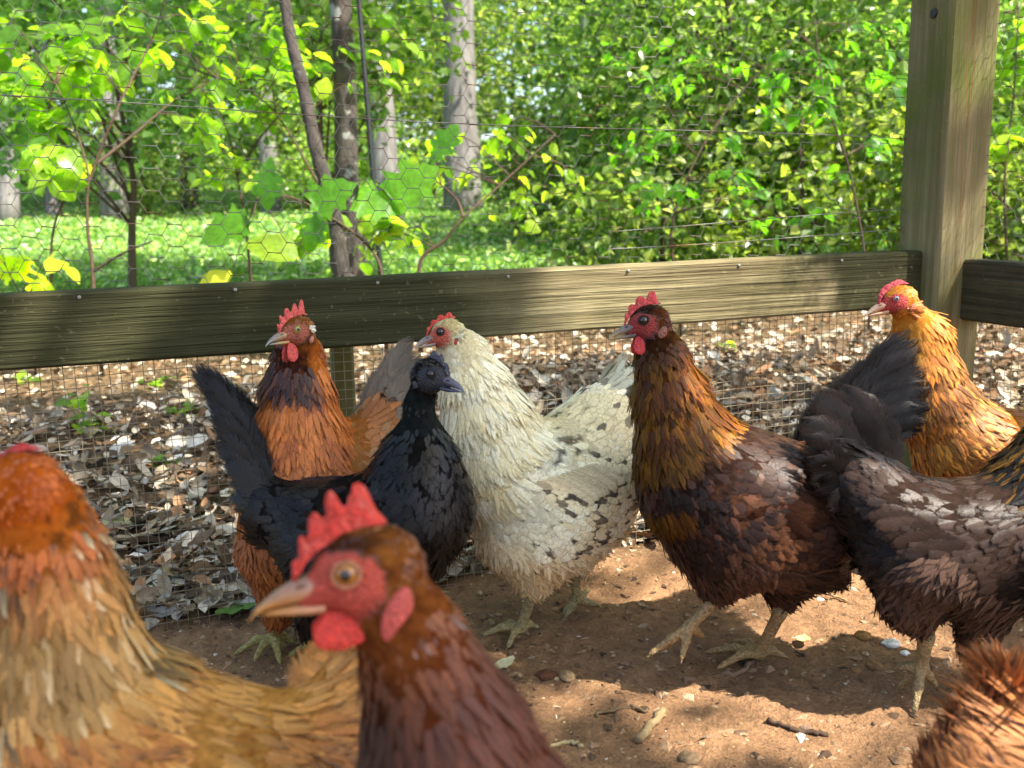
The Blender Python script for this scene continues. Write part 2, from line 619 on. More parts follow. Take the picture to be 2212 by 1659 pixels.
# ------------------------------------------------------------------ timber
def beam(name, p0, p1, up, w, h, mat, parent, bev=0.004, wob=0.0, nseg=40, origin=None):
    """timber along p0-p1 as a bevelled loft; object X runs along the beam"""
    p0, p1 = np.asarray(p0, float), np.asarray(p1, float)
    L = np.linalg.norm(p1 - p0)
    x = (p1 - p0) / L
    y = nrm(np.cross(up, x))
    z = np.cross(x, y)
    hw, hh = w / 2, h / 2
    sec = []
    for (sx, sz) in ((1, 1), (-1, 1), (-1, -1), (1, -1)):
        a, b = (sx * (hw - bev), sz * hh), (sx * hw, sz * (hh - bev))
        sec += [b, a] if (sx * sz > 0) else [a, b]
    sec = np.array(sec)
    xs = np.linspace(0, L, nseg)
    V = np.zeros((nseg, 8, 3))
    V[:, :, 0] = xs[:, None]
    V[:, :, 1] = sec[None, :, 0]
    V[:, :, 2] = sec[None, :, 1]
    if wob:
        q = V.reshape(-1, 3).copy()
        q[:, 0] *= 6
        V[:, :, 1:] += wob * (np.stack([vnoise(q * 1.0 + 5, 8), vnoise(q + 40, 9)], -1).reshape(nseg, 8, 2) - 0.5)
    i = np.arange(nseg - 1)[:, None] * 8
    j = np.arange(8)[None]
    Q = np.stack([i + j, i + (j + 1) % 8, i + 8 + (j + 1) % 8, i + 8 + j], -1).reshape(-1, 4)
    caps = np.array([list(range(7, -1, -1)), [(nseg - 1) * 8 + q for q in range(8)]])
    me = mesh_np(name, V.reshape(-1, 3), [Q, caps], False, None, None, mat)
    o = link(name, me, parent)
    mw = Matrix.Identity(4)
    for r in range(3):
        mw[r][0], mw[r][1], mw[r][2], mw[r][3] = x[r], y[r], z[r], p0[r]
    pl = Matrix.Translation(parent.location).inverted() if parent else Matrix.Identity(4)
    o.matrix_local = pl @ mw
    return o


def FP(s, o, z):
    """point by place along the fence, distance out towards the camera, height"""
    return FO + E * s + NF * o + ZUP * z


fence = thing('run_fence', 'weathered timber chicken run fence with corner post, rails and wire netting', 'fence', tuple(FP(0.6, -0.02, 0)))
# corner post: front left edge seen at about 940 px
_r = ray(936 / DS, 270 / DS)
t_ = np.dot(FO + NF * 0.03 - CAM, NF) / np.dot(_r, NF)
Q0 = CAM + t_ * _r
S_POST = float(np.dot(Q0 - FO, E))
k = NT('post_face')
PC = FP(S_POST + 0.0445, 0.03 - 0.0445, 0)
post = beam('post', PC + ZUP * -0.25, PC + ZUP * 2.1, NF, 0.089, 0.089, M_POST, fence, 0.006, 0.002, 60)
# main rail butts against the left face of the post
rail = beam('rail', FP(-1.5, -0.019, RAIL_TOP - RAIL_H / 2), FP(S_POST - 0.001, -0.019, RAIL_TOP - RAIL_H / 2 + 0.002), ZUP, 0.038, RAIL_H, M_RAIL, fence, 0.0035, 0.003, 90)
# side rail runs from the front of the post towards the camera
sp = FP(S_POST + 0.068, 0.031, 0)
side_rail = beam('rail', sp + ZUP * (RAIL_TOP - 0.055), sp + NF * 1.9 + ZUP * (RAIL_TOP - 0.052), ZUP, 0.038, 0.09, M_RAIL2, fence, 0.0035, 0.002, 40)
# top rails over the run, above the frame
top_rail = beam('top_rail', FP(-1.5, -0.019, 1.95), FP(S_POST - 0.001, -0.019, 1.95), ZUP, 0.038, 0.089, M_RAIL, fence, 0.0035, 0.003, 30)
side_top = beam('top_rail', sp + ZUP * 1.95, sp + NF * 1.9 + ZUP * 1.95, ZUP, 0.038, 0.089, M_RAIL2, fence, 0.0035, 0.002, 30)

# nail heads and a knot hole
def disc(name, c, nv, r, col, parent, th=.0015):
    nv = nrm(nv); a = nrm(np.cross(nv, np.array([.3, .1, .95]))); b = np.cross(nv, a)
    g = Geo(); g.tube([np.asarray(c) - nv * th, np.asarray(c) + nv * th * .6, np.asarray(c) + nv * th], [r, r, r * .75], 12, col)
    return link(name, g.mesh(name, M_NAIL, True, parent.location), parent)


M_NAIL = m_vcol('nail_steel', .55, .5, 400, .4, .5, .001)
for q, zz in ((S_POST - .02, .022), (S_POST - .025, .062), (-.02, .03), (-.015, .06)):
    disc('nail_head', FP(q, .001, RAIL_TOP - zz), NF, .0035, C_(70, 58, 48), fence)
for q in np.arange(.08, S_POST, .17):
    disc('staple', FP(q, .001, RAIL_TOP - .006), NF, .0022, C_(130, 128, 120), fence)
disc('knot', FP(S_POST - .001, -.005, .78), -E, .007, C_(26, 20, 14), fence, .0008)

# wire netting
def m_wire(name, c, rust):
    k = NT(name)
    v = k.mapping('Object')
    n = k.noise(v, 16, 3, 0.6)
    cc = k.mix(k.ramp(n, [(0.5, 0), (0.62, 1)]), c, rust)
    k.t.links.new(cc, k.b.inputs['Base Color'])
    k.b.inputs['Metallic'].default_value = 0.35
    k.b.inputs['Roughness'].default_value = 0.5
    return k.m


M_WIRE = m_wire('galvanised_wire', lin(128, 126, 118), lin(112, 72, 44))
M_CLOTH = m_wire('cloth_wire', lin(150, 138, 116), lin(120, 90, 60))


def edges_to_prisms(P, Qp, r):
    """thin three sided bars for many edges at once"""
    d = nrm(Qp - P)
    a = nrm(np.cross(d, np.array([0.3, 0.2, 0.93])))
    b = np.cross(d, a)
    V = []
    for t in (0, 2.094, 4.189):
        o = r * (math.cos(t) * a + math.sin(t) * b)
        V += [P + o, Qp + o]
    V = np.stack(V, 1).reshape(-1, 3)
    n = len(P)
    base = np.arange(n)[:, None] * 6
    Q = np.concatenate([base + np.array([[0, 2, 3, 1]]), base + np.array([[2, 4, 5, 3]]), base + np.array([[4, 0, 1, 5]])])
    return V, Q


def hexnet(s0, s1, z0, z1, org, ax, nrm_, size=0.0262, r=0.00045):
    """flat-topped hexagon netting; the horizontal sides are the twisted ones"""
    a = size / math.sqrt(3)
    P, Q = [], []
    nxh = int((s1 - s0) / (1.5 * a))
    nzh = int((z1 - z0) / size)
    for i in range(nxh):
        for j in range(nzh):
            cx = s0 + i * 1.5 * a
            cz = z0 + (j + 0.5 * (i % 2)) * size
            h = size / 2
            pts = [(cx - a, cz), (cx - a / 2, cz + h), (cx + a / 2, cz + h), (cx + a, cz)]
            for q in range(3):
                P.append(pts[q]); Q.append(pts[q + 1])
    P, Q = np.array(P), np.array(Q)
    def place(u):
        p3 = np.stack([u[:, 0], u[:, 1], np.zeros(len(u))], -1)
        jx = 0.006 * (vnoise(p3 * 14, 21) - 0.5) + 0.02 * (vnoise(p3 * 3.1, 22) - 0.5)
        jz = 0.006 * (vnoise(p3 * 14, 23) - 0.5) + 0.016 * (vnoise(p3 * 2.7, 24) - 0.5)
        bo = 0.022 * (vnoise(p3 * 4.0, 25) - 0.5)
        return org + np.outer(u[:, 0] + jx, ax) + np.outer(u[:, 1] + jz, ZUP) + np.outer(bo, nrm_)
    A, B = place(P), place(Q)
    g = Geo()
    V, F = edges_to_prisms(A, B, r)
    g.add(V, F)
    hz = np.abs(Q[:, 1] - P[:, 1]) < 1e-6
    V, F = edges_to_prisms(A[hz] + ZUP * 0.0007, B[hz] - ZUP * 0.0007, r * 1.15)
    g.add(V, F)
    return g


def part(g, name, mat, parent, smooth=True, kind=None, label=None):
    o = link(name, g.mesh(name, mat, smooth, origin=parent.location if parent else (0, 0, 0)), parent, kind=kind, label=label)
    return o


hexg = hexnet(-1.45, S_POST + 0.02, RAIL_TOP - 0.02, 1.15, FO - NF * 0.046, E, NF)
# strands stretched along the netting
for zz, a_, b_ in ((RAIL_TOP + 0.215, 0.0, -0.05), (RAIL_TOP + 0.03, 0.004, 0.03), (RAIL_TOP + 0.018, 0.01, 0.012)):
    ss = np.linspace(-1.4 if zz > RAIL_TOP + .1 else 0.75, S_POST, 50)
    pts = np.array([FP(q, -0.046 + 0.004 * math.sin(q * 9 + zz * 40), zz + b_ * (q / S_POST) + 0.004 * math.sin(q * 5.3 + zz * 70)) for q in ss])
    hexg.tube(pts, 0.0007, 4)
part(hexg, 'chicken_wire', M_WIRE, fence)
hexs = hexnet(0.0, 1.8, RAIL_TOP - 0.03, 1.15, sp + E * 0.02, NF, E)
part(hexs, 'chicken_wire', M_WIRE, fence)


def cloth(s0, s1, z0, z1, org, ax, nv, cell=0.0127, r=0.00050, slump=True):
    g = Geo()
    def place(s, z):
        p3 = np.stack([s, z, np.zeros_like(s)], -1)
        bo = 0.010 * (vnoise(p3 * 7, 31) - 0.5) + 0.02 * (vnoise(p3 * 2.3, 32) - 0.5)
        dz = 0.008 * (vnoise(p3 * 5, 33) - 0.5)
        zz = z + dz
        return org + np.outer(s, ax) + np.outer(zz, ZUP) + np.outer(bo, nv)
    ss = np.arange(s0, s1, cell)
    zs = np.arange(z0, z1, cell)
    P, Q = [], []
    fs = np.arange(s0, s1, cell * 2)
    for z in zs:
        a = place(fs, np.full(len(fs), z))
        P.append(a[:-1]); Q.append(a[1:])
    fz = np.arange(z0, z1 + cell, cell * 2)
    for s in ss:
        a = place(np.full(len(fz), s), fz)
        P.append(a[:-1]); Q.append(a[1:])
    V, F = edges_to_prisms(np.concatenate(P), np.concatenate(Q), r)
    g.add(V, F)
    return g


part(cloth(-1.4, S_POST, -0.01, RAIL_TOP - 0.01, FO - NF * 0.044, E, NF), 'hardware_cloth', M_CLOTH, fence)
part(cloth(0.0, 1.2, -0.01, RAIL_TOP - 0.01, sp + E * 0.024, NF, E), 'hardware_cloth', M_CLOTH, fence)

# ------------------------------------------------------------------ hens
def surface_nets(f, org, h):
    s = f < 0
    c = np.zeros(tuple(np.array(f.shape) - 1), int)
    X, Y, Z = c.shape
    corners = [(i, j, k) for i in (0, 1) for j in (0, 1) for k in (0, 1)]
    for (i, j, k) in corners:
        c += s[i:i + X, j:j + Y, k:k + Z]
    act = (c > 0) & (c < 8)
    idx = -np.ones(c.shape, np.int64)
    I, J, K = np.nonzero(act)
    idx[I, J, K] = np.arange(len(I))
    acc = np.zeros((len(I), 3))
    cnt = np.zeros(len(I))
    for a in corners:
        for ax in range(3):
            if a[ax]: continue
            b = list(a); b[ax] = 1
            fa = f[I + a[0], J + a[1], K + a[2]]
            fb = f[I + b[0], J + b[1], K + b[2]]
            m = (fa < 0) != (fb < 0)
            t = np.where(m, fa / np.where(m, fa - fb, 1), 0)
            q = np.array(a, float)[None].repeat(len(I), 0)
            q[:, ax] += t
            acc += q * m[:, None]
            cnt += m
    V = org + h * (np.stack([I, J, K], -1) + acc / np.maximum(cnt, 1)[:, None])
    Q = []
    for ax in range(3):
        o1, o2 = (ax + 1) % 3, (ax + 2) % 3
        sl0 = [slice(None)] * 3; sl1 = [slice(None)] * 3
        sl0[ax] = slice(0, -1); sl1[ax] = slice(1, None)
        a, b = s[tuple(sl0)], s[tuple(sl1)]
        e = np.argwhere(a != b)
        ok = (e[:, o1] > 0) & (e[:, o2] > 0) & (e[:, o1] < f.shape[o1] - 1) & (e[:, o2] < f.shape[o2] - 1)
        e = e[ok]
        ins = a[e[:, 0], e[:, 1], e[:, 2]]
        qs = []
        for (d1, d2) in ((0, 0), (-1, 0), (-1, -1), (0, -1)):
            q = e.copy()
            q[:, o1] += d1; q[:, o2] += d2
            qs.append(idx[q[:, 0], q[:, 1], q[:, 2]])
        qs = np.stack(qs, -1)
        qs[~ins] = qs[~ins][:, ::-1]
        Q.append(qs)
    return V, np.concatenate(Q)


class SDF:
    def __init__(s): s.p = []

    def cone(s, a, ra, b, rb, k=0.01, lab='body'):
        s.p.append(('c', np.asarray(a, float), ra, np.asarray(b, float), rb, k, lab))

    def ell(s, c, ax, r, k=0.01, lab='body', flow=None):
        s.p.append(('e', np.asarray(c, float), np.asarray(ax, float), np.asarray(r, float), flow, k, lab))

    def one(s, q, P):
        if q[0] == 'c':
            ba = q[3] - q[1]
            t = np.clip(((P - q[1]) @ ba) / max(ba @ ba, 1e-12), 0, 1)
            return np.linalg.norm(P - q[1] - t[..., None] * ba, axis=-1) - (q[2] + t * (q[4] - q[2]))
        u = (P - q[1]) @ q[2].T
        k0 = np.linalg.norm(u / q[3], axis=-1)
        k1 = np.linalg.norm(u / q[3] ** 2, axis=-1) + 1e-9
        return k0 * (k0 - 1) / k1

    def ev(s, P):
        d = None
        for q in s.p:
            x = s.one(q, P)
            if d is None: d = x; continue
            k = q[5]
            h = np.maximum(k - np.abs(d - x), 0) / k
            d = np.minimum(d, x) - h * h * k * 0.25
        return d

    def bounds(s, m=0.015):
        lo, hi = np.full(3, 1e9), np.full(3, -1e9)
        for q in s.p:
            if q[0] == 'c':
                for a, r in ((q[1], q[2]), (q[3], q[4])):
                    lo = np.minimum(lo, a - r); hi = np.maximum(hi, a + r)
            else:
                r = q[3].max()
                lo = np.minimum(lo, q[1] - r); hi = np.maximum(hi, q[1] + r)
        return lo - m, hi + m

    def mesh(s, h):
        lo, hi = s.bounds(max(0.012, 2 * h))
        n = np.ceil((hi - lo) / h).astype(int) + 1
        ax = [lo[i] + h * np.arange(n[i]) for i in range(3)]
        f = np.empty(tuple(n))
        yy, zz = np.meshgrid(ax[1], ax[2], indexing='ij')
        for i in range(0, n[0], 12):
            xs = ax[0][i:i + 12]
            P = np.empty((len(xs), n[1], n[2], 3))
            P[..., 0] = xs[:, None, None]; P[..., 1] = yy; P[..., 2] = zz
            f[i:i + 12] = s.ev(P)
        return surface_nets(f, lo, h)

    def classify(s, P):
        D = np.stack([s.one(q, P) for q in s.p])
        w = D.argmin(0)
        flow = np.zeros_like(P)
        lab = np.array([q[6] for q in s.p])[w]
        for i, q in enumerate(s.p):
            m = w == i
            if not m.any(): continue
            flow[m] = nrm(q[3] - q[1]) if q[0] == 'c' else (q[4] if q[4] is not None else (0, 0, -1))
        # blend flow between neighbours for smooth tracts
        wt = np.exp(-np.maximum(D - D.min(0), 0) / 0.012)
        fl = np.zeros_like(P)
        for i, q in enumerate(s.p):
            fd = nrm(q[3] - q[1]) if q[0] == 'c' else (q[4] if q[4] is not None else np.array([0, 0, -1.0]))
            fl += wt[i][:, None] * fd
        return lab, nrm(fl)


def vnormals(V, Q):
    n = np.cross(V[Q[:, 2]] - V[Q[:, 0]], V[Q[:, 3]] - V[Q[:, 1]])
    N = np.zeros_like(V)
    for c in range(4):
        np.add.at(N, Q[:, c], n)
    return nrm(N)


SHAPES = {
    'round': (np.array([0, .32, .70, 1.0]), np.array([.40, .95, .95, .40])),
    'hackle': (np.array([0, .30, .68, 1.0]), np.array([.6, 1.0, .80, .14])),
    'fluff': (np.array([0, .32, .70, 1.0]), np.array([.5, 1.0, .65, .08])),
    'blade': (np.array([0, .12, .35, .62, .86, 1.0]), np.array([.3, .75, 1.0, 1.0, .8, .15])),
}


def feathers(g, P, N, T, L, Wd, base, tip, edge, lift, bend, shape, rng, camber=0.18, ew=0.75, tw=(0.55, 0.9), soft=0.55):
    n = len(P)
    if n == 0: return
    u, w = SHAPES[shape]
    v = np.array([-1, 0, 1.0])
    B = np.cross(N, T)
    U = u[None, :, None]
    pos = (P[:, None, None, :]
           + T[:, None, None, :] * (L[:, None, None] * (U - 0.12))[..., None]
           + B[:, None, None, :] * (Wd[:, None, None] * w[None, :, None] * v[None, None, :])[..., None]
           + N[:, None, None, :] * (-0.0012 + L[:, None, None] * (lift[:, None, None] * U - bend[:, None, None] * U ** 2)
                                    - (camber * Wd)[:, None, None] * (v ** 2)[None, None, :])[..., None])
    # sideways curl, each its own
    curl = rng.normal(0, 0.10, n)
    pos += B[:, None, None, :] * (curl[:, None, None] * L[:, None, None] * U ** 2)[..., None]
    k = len(u) * 3
    V = pos.reshape(-1, 3)
    i = (np.arange(len(u) - 1)[:, None] * 3 + np.arange(2)[None]).ravel()
    q = np.stack([i, i + 3, i + 4, i + 1], -1)
    Q = (np.arange(n)[:, None, None] * k + q[None]).reshape(-1, 4)
    NN = N[:, None, None, :] + soft * (-T[:, None, None, :] * (lift[:, None, None] - 2 * bend[:, None, None] * U)[..., None] + B[:, None, None, :] * (2 * camber * v[None, None, :] * np.ones((n, len(u), 1)))[..., None])
    NN = nrm(NN).reshape(-1, 3)
    tt = sstep(tw[0], tw[1], u)[None, :, None, None]
    C = base[:, None, None] * (1 - tt) + tip[:, None, None] * tt
    ev = (np.abs(v) * ew)[None, None, :, None] * np.clip(u * 3, 0, 1)[None, :, None, None]
    C = C * (1 - ev) + edge[:, None, None] * ev
    C = np.broadcast_to(C, (n, len(u), 3, 3)).reshape(-1, 3)
    uv = np.zeros((n, len(u), 3, 3))
    uv[..., 0] = v[None, None]
    uv[..., 1] = u[None, :, None]
    uv[..., 2] = rng.random(n)[:, None, None]
    g.add(V, Q, None, C, uv.reshape(-1, 3), NN)


REG = {  # length, half width, density per m2, lift, bend, shape
    'head':   (0.009, 0.0019, 155000, 0.16, 0.08, 'round'),
    'neck':   (0.030, 0.0033, 95000, 0.17, 0.09, 'hackle'),
    'back':   (0.024, 0.0052, 66000, 0.14, 0.09, 'round'),
    'side':   (0.025, 0.0050, 66000, 0.13, 0.09, 'round'),
    'breast': (0.022, 0.0044, 76000, 0.12, 0.10, 'round'),
    'belly':  (0.030, 0.0030, 95000, 0.24, 0.10, 'fluff'),
    'wing':   (0.026, 0.0068, 52000, 0.10, 0.07, 'round'),
    'thigh':  (0.024, 0.0030, 95000, 0.20, 0.10, 'fluff'),
    'rump':   (0.032, 0.0050, 66000, 0.17, 0.08, 'round'),
}


def ring_loft(xs, top, bot, hw, seg=12):
    V = []
    th = np.linspace(0, 2 * math.pi, seg, endpoint=False)
    for x, t, b, w in zip(xs, top, bot, hw):
        c, r = (t + b) / 2, (t - b) / 2
        V.append(np.stack([np.full(seg, x), w * np.cos(th), c + r * np.sin(th)], -1))
    n = len(xs)
    i = np.arange(n - 1)[:, None] * seg
    j = np.arange(seg)[None]
    Q = np.stack([i + j, i + (j + 1) % seg, i + seg + (j + 1) % seg, i + seg + j], -1).reshape(-1, 4)
    V = np.concatenate(V)
    k = len(V)
    V = np.vstack([V, V[:seg].mean(0), V[-seg:].mean(0)])
    jj = np.arange(seg)
    T = np.vstack([np.stack([np.full(seg, k), (jj + 1) % seg, jj], -1), np.stack([np.full(seg, k + 1), (n - 1) * seg + jj, (n - 1) * seg + (jj + 1) % seg], -1)])
    return V, Q, T


def interp_fine(xs, ys, n):
    xs, ys = np.asarray(xs, float), np.asarray(ys, float)
    s = spline(np.stack([xs, ys, 0 * xs], -1), n)
    return s[:, 0], s[:, 1]


SPH_T, SPH_P = np.meshgrid(np.linspace(0, math.pi, 13), np.linspace(0, 2 * math.pi, 20, endpoint=False), indexing='ij')
SPH_V = np.stack([np.sin(SPH_T) * np.cos(SPH_P), np.cos(SPH_T), np.sin(SPH_T) * np.sin(SPH_P)], -1).reshape(-1, 3)
_i = np.arange(12)[:, None] * 20
_j = np.arange(20)[None]
SPH_Q = np.stack([_i + _j, _i + 20 + _j, _i + 20 + (_j + 1) % 20, _i + (_j + 1) % 20], -1).reshape(-1, 4)


def make_hen(name, label, sp):
    rng = np.random.default_rng(sp.get('seed', 1))
    ch = [(W(x, y, d), max(.008, r * d / FD - (.0035 if l == 'neck' else .006)), l) for (x, y, d, r, l) in sp['chain']]
    S = SDF()
    # head frame
    h = sp['head']
    yaw, pit, sg, hs = math.radians(h['yaw']), math.radians(h['pitch']), h['sgn'], h['s'] * 0.01
    Fw = nrm(math.cos(yaw) * math.cos(pit) * sg * CR + math.sin(pit) * CU - math.sin(yaw) * math.cos(pit) * _F)
    rl = math.radians(h.get('roll', 0))
    Lf = nrm(np.cross(CU, Fw))
    Up = np.cross(Fw, Lf)
    Lf, Up = Lf * math.cos(rl) + Up * math.sin(rl), Up * math.cos(rl) - Lf * math.sin(rl)
    HA = np.stack([Fw, Lf, Up])           # rows
    ex, ey, ed = h['eye']                 # where the near eye is seen
    near = 1.0 if np.dot(Lf, -_F) > 0 else -1.0
    HC = W(ex, ey, ed) - hs * (np.array([1.05, 1.42 * near, 0.35]) @ HA)
    def HW(p): return HC + hs * (np.asarray(p, float) @ HA)
    def HL(P): return ((P - HC) @ HA.T) / hs
    S.ell(HW((0.0, 0, 0.25)), HA, hs * np.array([2.35, 1.55, 1.85]), 0.004, 'head', -Fw)
    S.cone(HW((0.9, 0, -0.15)), 1.3 * hs, HW((2.6, 0, -0.5)), 0.72 * hs, 0.8 * hs, 'head')
    S.cone(HW((0.6, 0.5, -0.8)), 0.85 * hs, HW((0.6, -0.5, -0.8)), 0.85 * hs, 0.6 * hs, 'head')
    S.cone(HW((1.3, 0.95, 0.75)), 0.42 * hs, HW((0.4, 1.1, 0.8)), 0.40 * hs, 0.4 * hs, 'head')
    S.cone(HW((1.3, -0.95, 0.75)), 0.42 * hs, HW((0.4, -1.1, 0.8)), 0.40 * hs, 0.4 * hs, 'head')
    nk0 = HW((-0.5, 0, -0.5))
    S.cone(nk0, 1.55 * hs, ch[0][0], ch[0][1], 0.008, 'neck')
    for a, b in zip(ch[:-1], ch[1:]):
        kk = 0.010 if a[2] == 'neck' else 0.022
        S.cone(a[0], a[1], b[0], b[1], kk, a[2] if a[2] != 'neck' or b[2] == 'neck' else 'neck')
    for th in sp.get('thighs', []):
        (x0, y0, d0, r0), (x1, y1, d1, r1) = th
        S.cone(W(x0, y0, d0), r0 * d0 / FD, W(x1, y1, d1), r1 * d1 / FD, 0.03, 'thigh')
    WG = []
    for wg in sp.get('wings', []):
        c0, c1 = W(*wg['a']), W(*wg['b'])
        ax = nrm(c1 - c0)
        out = nrm(W(*wg['out']) - (c0 + c1) / 2) if 'out' in wg else -_F
        out = nrm(out - ax * (out @ ax))
        vv = np.cross(ax, out)
        WG.append(((c0 + c1) / 2, ax, vv, out, np.linalg.norm(c1 - c0) / 2, wg['h'] * wg['a'][2] / FD))
    res = sp.get('res', 0.0052)
    V, Q = S.mesh(res)
    NV = vnormals(V, Q)
    base_pt = sp['base']
    root = thing(name, label, 'hen', tuple(base_pt))
    bp = np.asarray(base_pt)

    def regions(P, N):
        lab, flow = S.classify(P)
        lab = lab.astype(object)
        b = lab == 'body'
        up = N @ ZUP
        fwd = -np.einsum('ij,ij->i', N, flow)
        lab[b & (up > 0.45)] = 'back'
        lab[b & (up <= 0.45)] = 'side'
        lab[b & (fwd > 0.35) & (up < 0.5)] = 'breast'
        lab[b & (up < -0.45)] = 'belly'
        for (wc, wa, wv, wo, wl, wh) in WG:
            q_ = P - wc
            m_ = ((q_ @ wa) / wl) ** 2 + ((q_ @ wv) / wh) ** 2 + .25 * (vnoise(P * 60, 3) - .5) < 1
            m_ &= (N @ wo > .15) & np.isin(lab.astype(str), ('back', 'side', 'breast', 'belly'))
            lab[m_] = 'wing'
            flow[m_] = nrm(.65 * wa + .35 * flow[m_])
        hl = HL(P)
        az = np.abs(hl[:, 1])
        fm = ((hl[:, 0] - 1.5) / h.get('fx', 2.1)) ** 2 + ((hl[:, 2] + 0.30) / h.get('fz', 1.5)) ** 2
        dist = np.linalg.norm(hl, axis=1)
        face = (fm < 1) & (dist < 5) & (hl[:, 0] > -1.2)
        lab[(dist < 2.6) & ~face & (lab == 'neck')] = 'head'
        lab[face] = 'face'
        return lab, flow, hl

    lab, flow, hl = regions(V, NV)
    skin = sp['skin']
    cols = np.zeros_like(V)
    cf = sp['colour']
    for r in set(lab):
        m = lab == r
        if r == 'face':
            t = vnoise(V[m] * 900, 3)[:, None]
            h3 = hl[m]
            t2 = vnoise(h3 * 2.2 + 3, 13)[:, None]
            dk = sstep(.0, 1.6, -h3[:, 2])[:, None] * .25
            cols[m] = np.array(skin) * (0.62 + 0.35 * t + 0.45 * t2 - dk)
        else:
            b_, t_, e_ = cf(r, V[m], NV[m], hl[m], rng)
            cols[m] = 0.5 * b_ + 0.2 * t_
    # blend the skin edge
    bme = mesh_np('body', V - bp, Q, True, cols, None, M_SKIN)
    bme.materials.append(M_DOWN)
    bme.polygons.foreach_set('material_index', (~(lab[Q] == 'face').any(1)).astype(np.int32))
    body = link('body', bme, root)
    # plumage
    tris = np.concatenate([Q[:, [0, 1, 2]], Q[:, [0, 2, 3]]])
    ar = 0.5 * np.linalg.norm(np.cross(V[tris[:, 1]] - V[tris[:, 0]], V[tris[:, 2]] - V[tris[:, 0]]), axis=1)
    dens = 170000
    n = int(ar.sum() * dens)
    ti = rng.choice(len(tris), n, p=ar / ar.sum())
    r1, r2 = np.sqrt(rng.random(n)), rng.random(n)
    bw = np.stack([1 - r1, r1 * (1 - r2), r1 * r2], -1)
    P = (V[tris[ti]] * bw[..., None]).sum(1)
    N = nrm((NV[tris[ti]] * bw[..., None]).sum(1))
    if sp.get('cull'):      # keep what can be seen from in front plus the flanks
        keep = np.einsum('ij,ij->i', N, nrm(CAM - P)) > -0.65
        P, N = P[keep], N[keep]
    dc = P - CAM
    zz = dc @ _F
    sx, sy = 512 + FPX * (dc @ CR) / np.maximum(zz, .05), 384 - FPX * (dc @ CU) / np.maximum(zz, .05)
    keep = (sx > -140) & (sx < 1164) & (sy > -140) & (sy < 880) & (zz > .1)     # plumage far outside the view is left as bare body
    P, N = P[keep], N[keep]
    lab, flow, hl = regions(P, N)
    fm = sp['fmat']
    gp, gw = Geo(), Geo()
    fsc = sp.get('fscale', 1.0)
    for r, (L, Wd, dn, lf, bd, shp) in REG.items():
        ov = sp.get('reg', {}).get(r, {})
        L, Wd, dn, lf, bd, shp = ov.get('L', L), ov.get('W', Wd), ov.get('d', dn), ov.get('lift', lf), ov.get('bend', bd), ov.get('shape', shp)
        m = np.nonzero((lab == r) & (rng.random(len(P)) < dn / dens))[0]
        if not len(m): continue
        p, nn, fl = P[m], N[m], flow[m]
        T = fl - nn * np.einsum('ij,ij->i', fl, nn)[:, None]
        if r in ('belly', 'thigh', 'rump'):
            T = nrm(T) + np.array([0, 0, -0.45])
        if r in ('side', 'breast'):
            T = nrm(T) + np.array([0, 0, -0.25])
        jit = {'belly': 0.30, 'thigh': 0.30, 'head': 0.2, 'neck': 0.12}.get(r, 0.15) * ov.get('j', 1.0)
        T = nrm(T) + rng.normal(0, jit, T.shape)
        T = nrm(T - nn * np.einsum('ij,ij->i', T, nn)[:, None])
        k = len(m)
        LL = L * fsc * rng.uniform(0.75, 1.2, k)
        if r == 'neck':   # short at the head, long at the shoulder
            q = np.linalg.norm(hl[m], axis=1)
            LL *= 0.35 + 0.65 * sstep(1.5, 8, q)
        WW = Wd * fsc * rng.uniform(1.0, 1.45, k)
        b_, t_, e_ = cf(r, p, nn, hl[m], rng)
        lift = np.abs(lf * rng.normal(1, 0.35, k))
        feathers(gw if r == 'wing' else gp, p, nn, T, LL, WW, b_, t_, e_, lift, np.full(k, bd), shp, rng)
    link('plumage', gp.mesh('plumage', fm, True, bp), root, kind='stuff')
    # flight feathers along the lower rear edge of each wing
    for wg in sp.get('wings', []):
        c0, c1 = W(*wg['a']), W(*wg['b'])
        ax = nrm(c1 - c0)
        out = nrm(W(*wg['out']) - (c0 + c1) / 2) if 'out' in wg else -_F
        out = nrm(out - ax * (out @ ax))
        vv = np.cross(ax, out)
        if vv @ ZUP > 0: vv = -vv
        hh = wg['h'] * wg['a'][2] / FD
        kq = wg.get('n', 12)
        PL = np.linalg.norm(c1 - c0)
        for q in range(kq):
            f = q / max(1, kq - 1)
            p = c0 + ax * PL * (0.35 + 0.40 * f) + vv * hh * (0.80 - 0.95 * f) 
            tq = np.linspace(-.10, .10, 81)[:, None]
            sv_ = S.ev((p + tq * out)[None])[0]
            ins = np.nonzero(sv_ < 0)[0]
            if len(ins): p = p + out * (tq[ins[-1], 0] + .004)
            d = nrm(ax + vv * (0.20 - 0.10 * f) + rng.normal(0, 0.03, 3))
            nn = nrm(out + vv * 0.25 + rng.normal(0, 0.05, 3))
            d = nrm(d - nn * (d @ nn))
            L_ = PL * (0.50 - 0.12 * f)
            b_, t_, e_ = cf('flight', p[None], nn[None], hl[:1], rng)
            feathers(gw, p[None], nn[None], d[None], np.array([L_]), np.array([0.0095]), b_, t_, e_, np.array([0.05]), np.array([0.06]), 'blade', rng)
    if gw.n:
        link('wing', gw.mesh('wing', fm, True, bp), root)
    # tail
    tl = sp.get('tail')
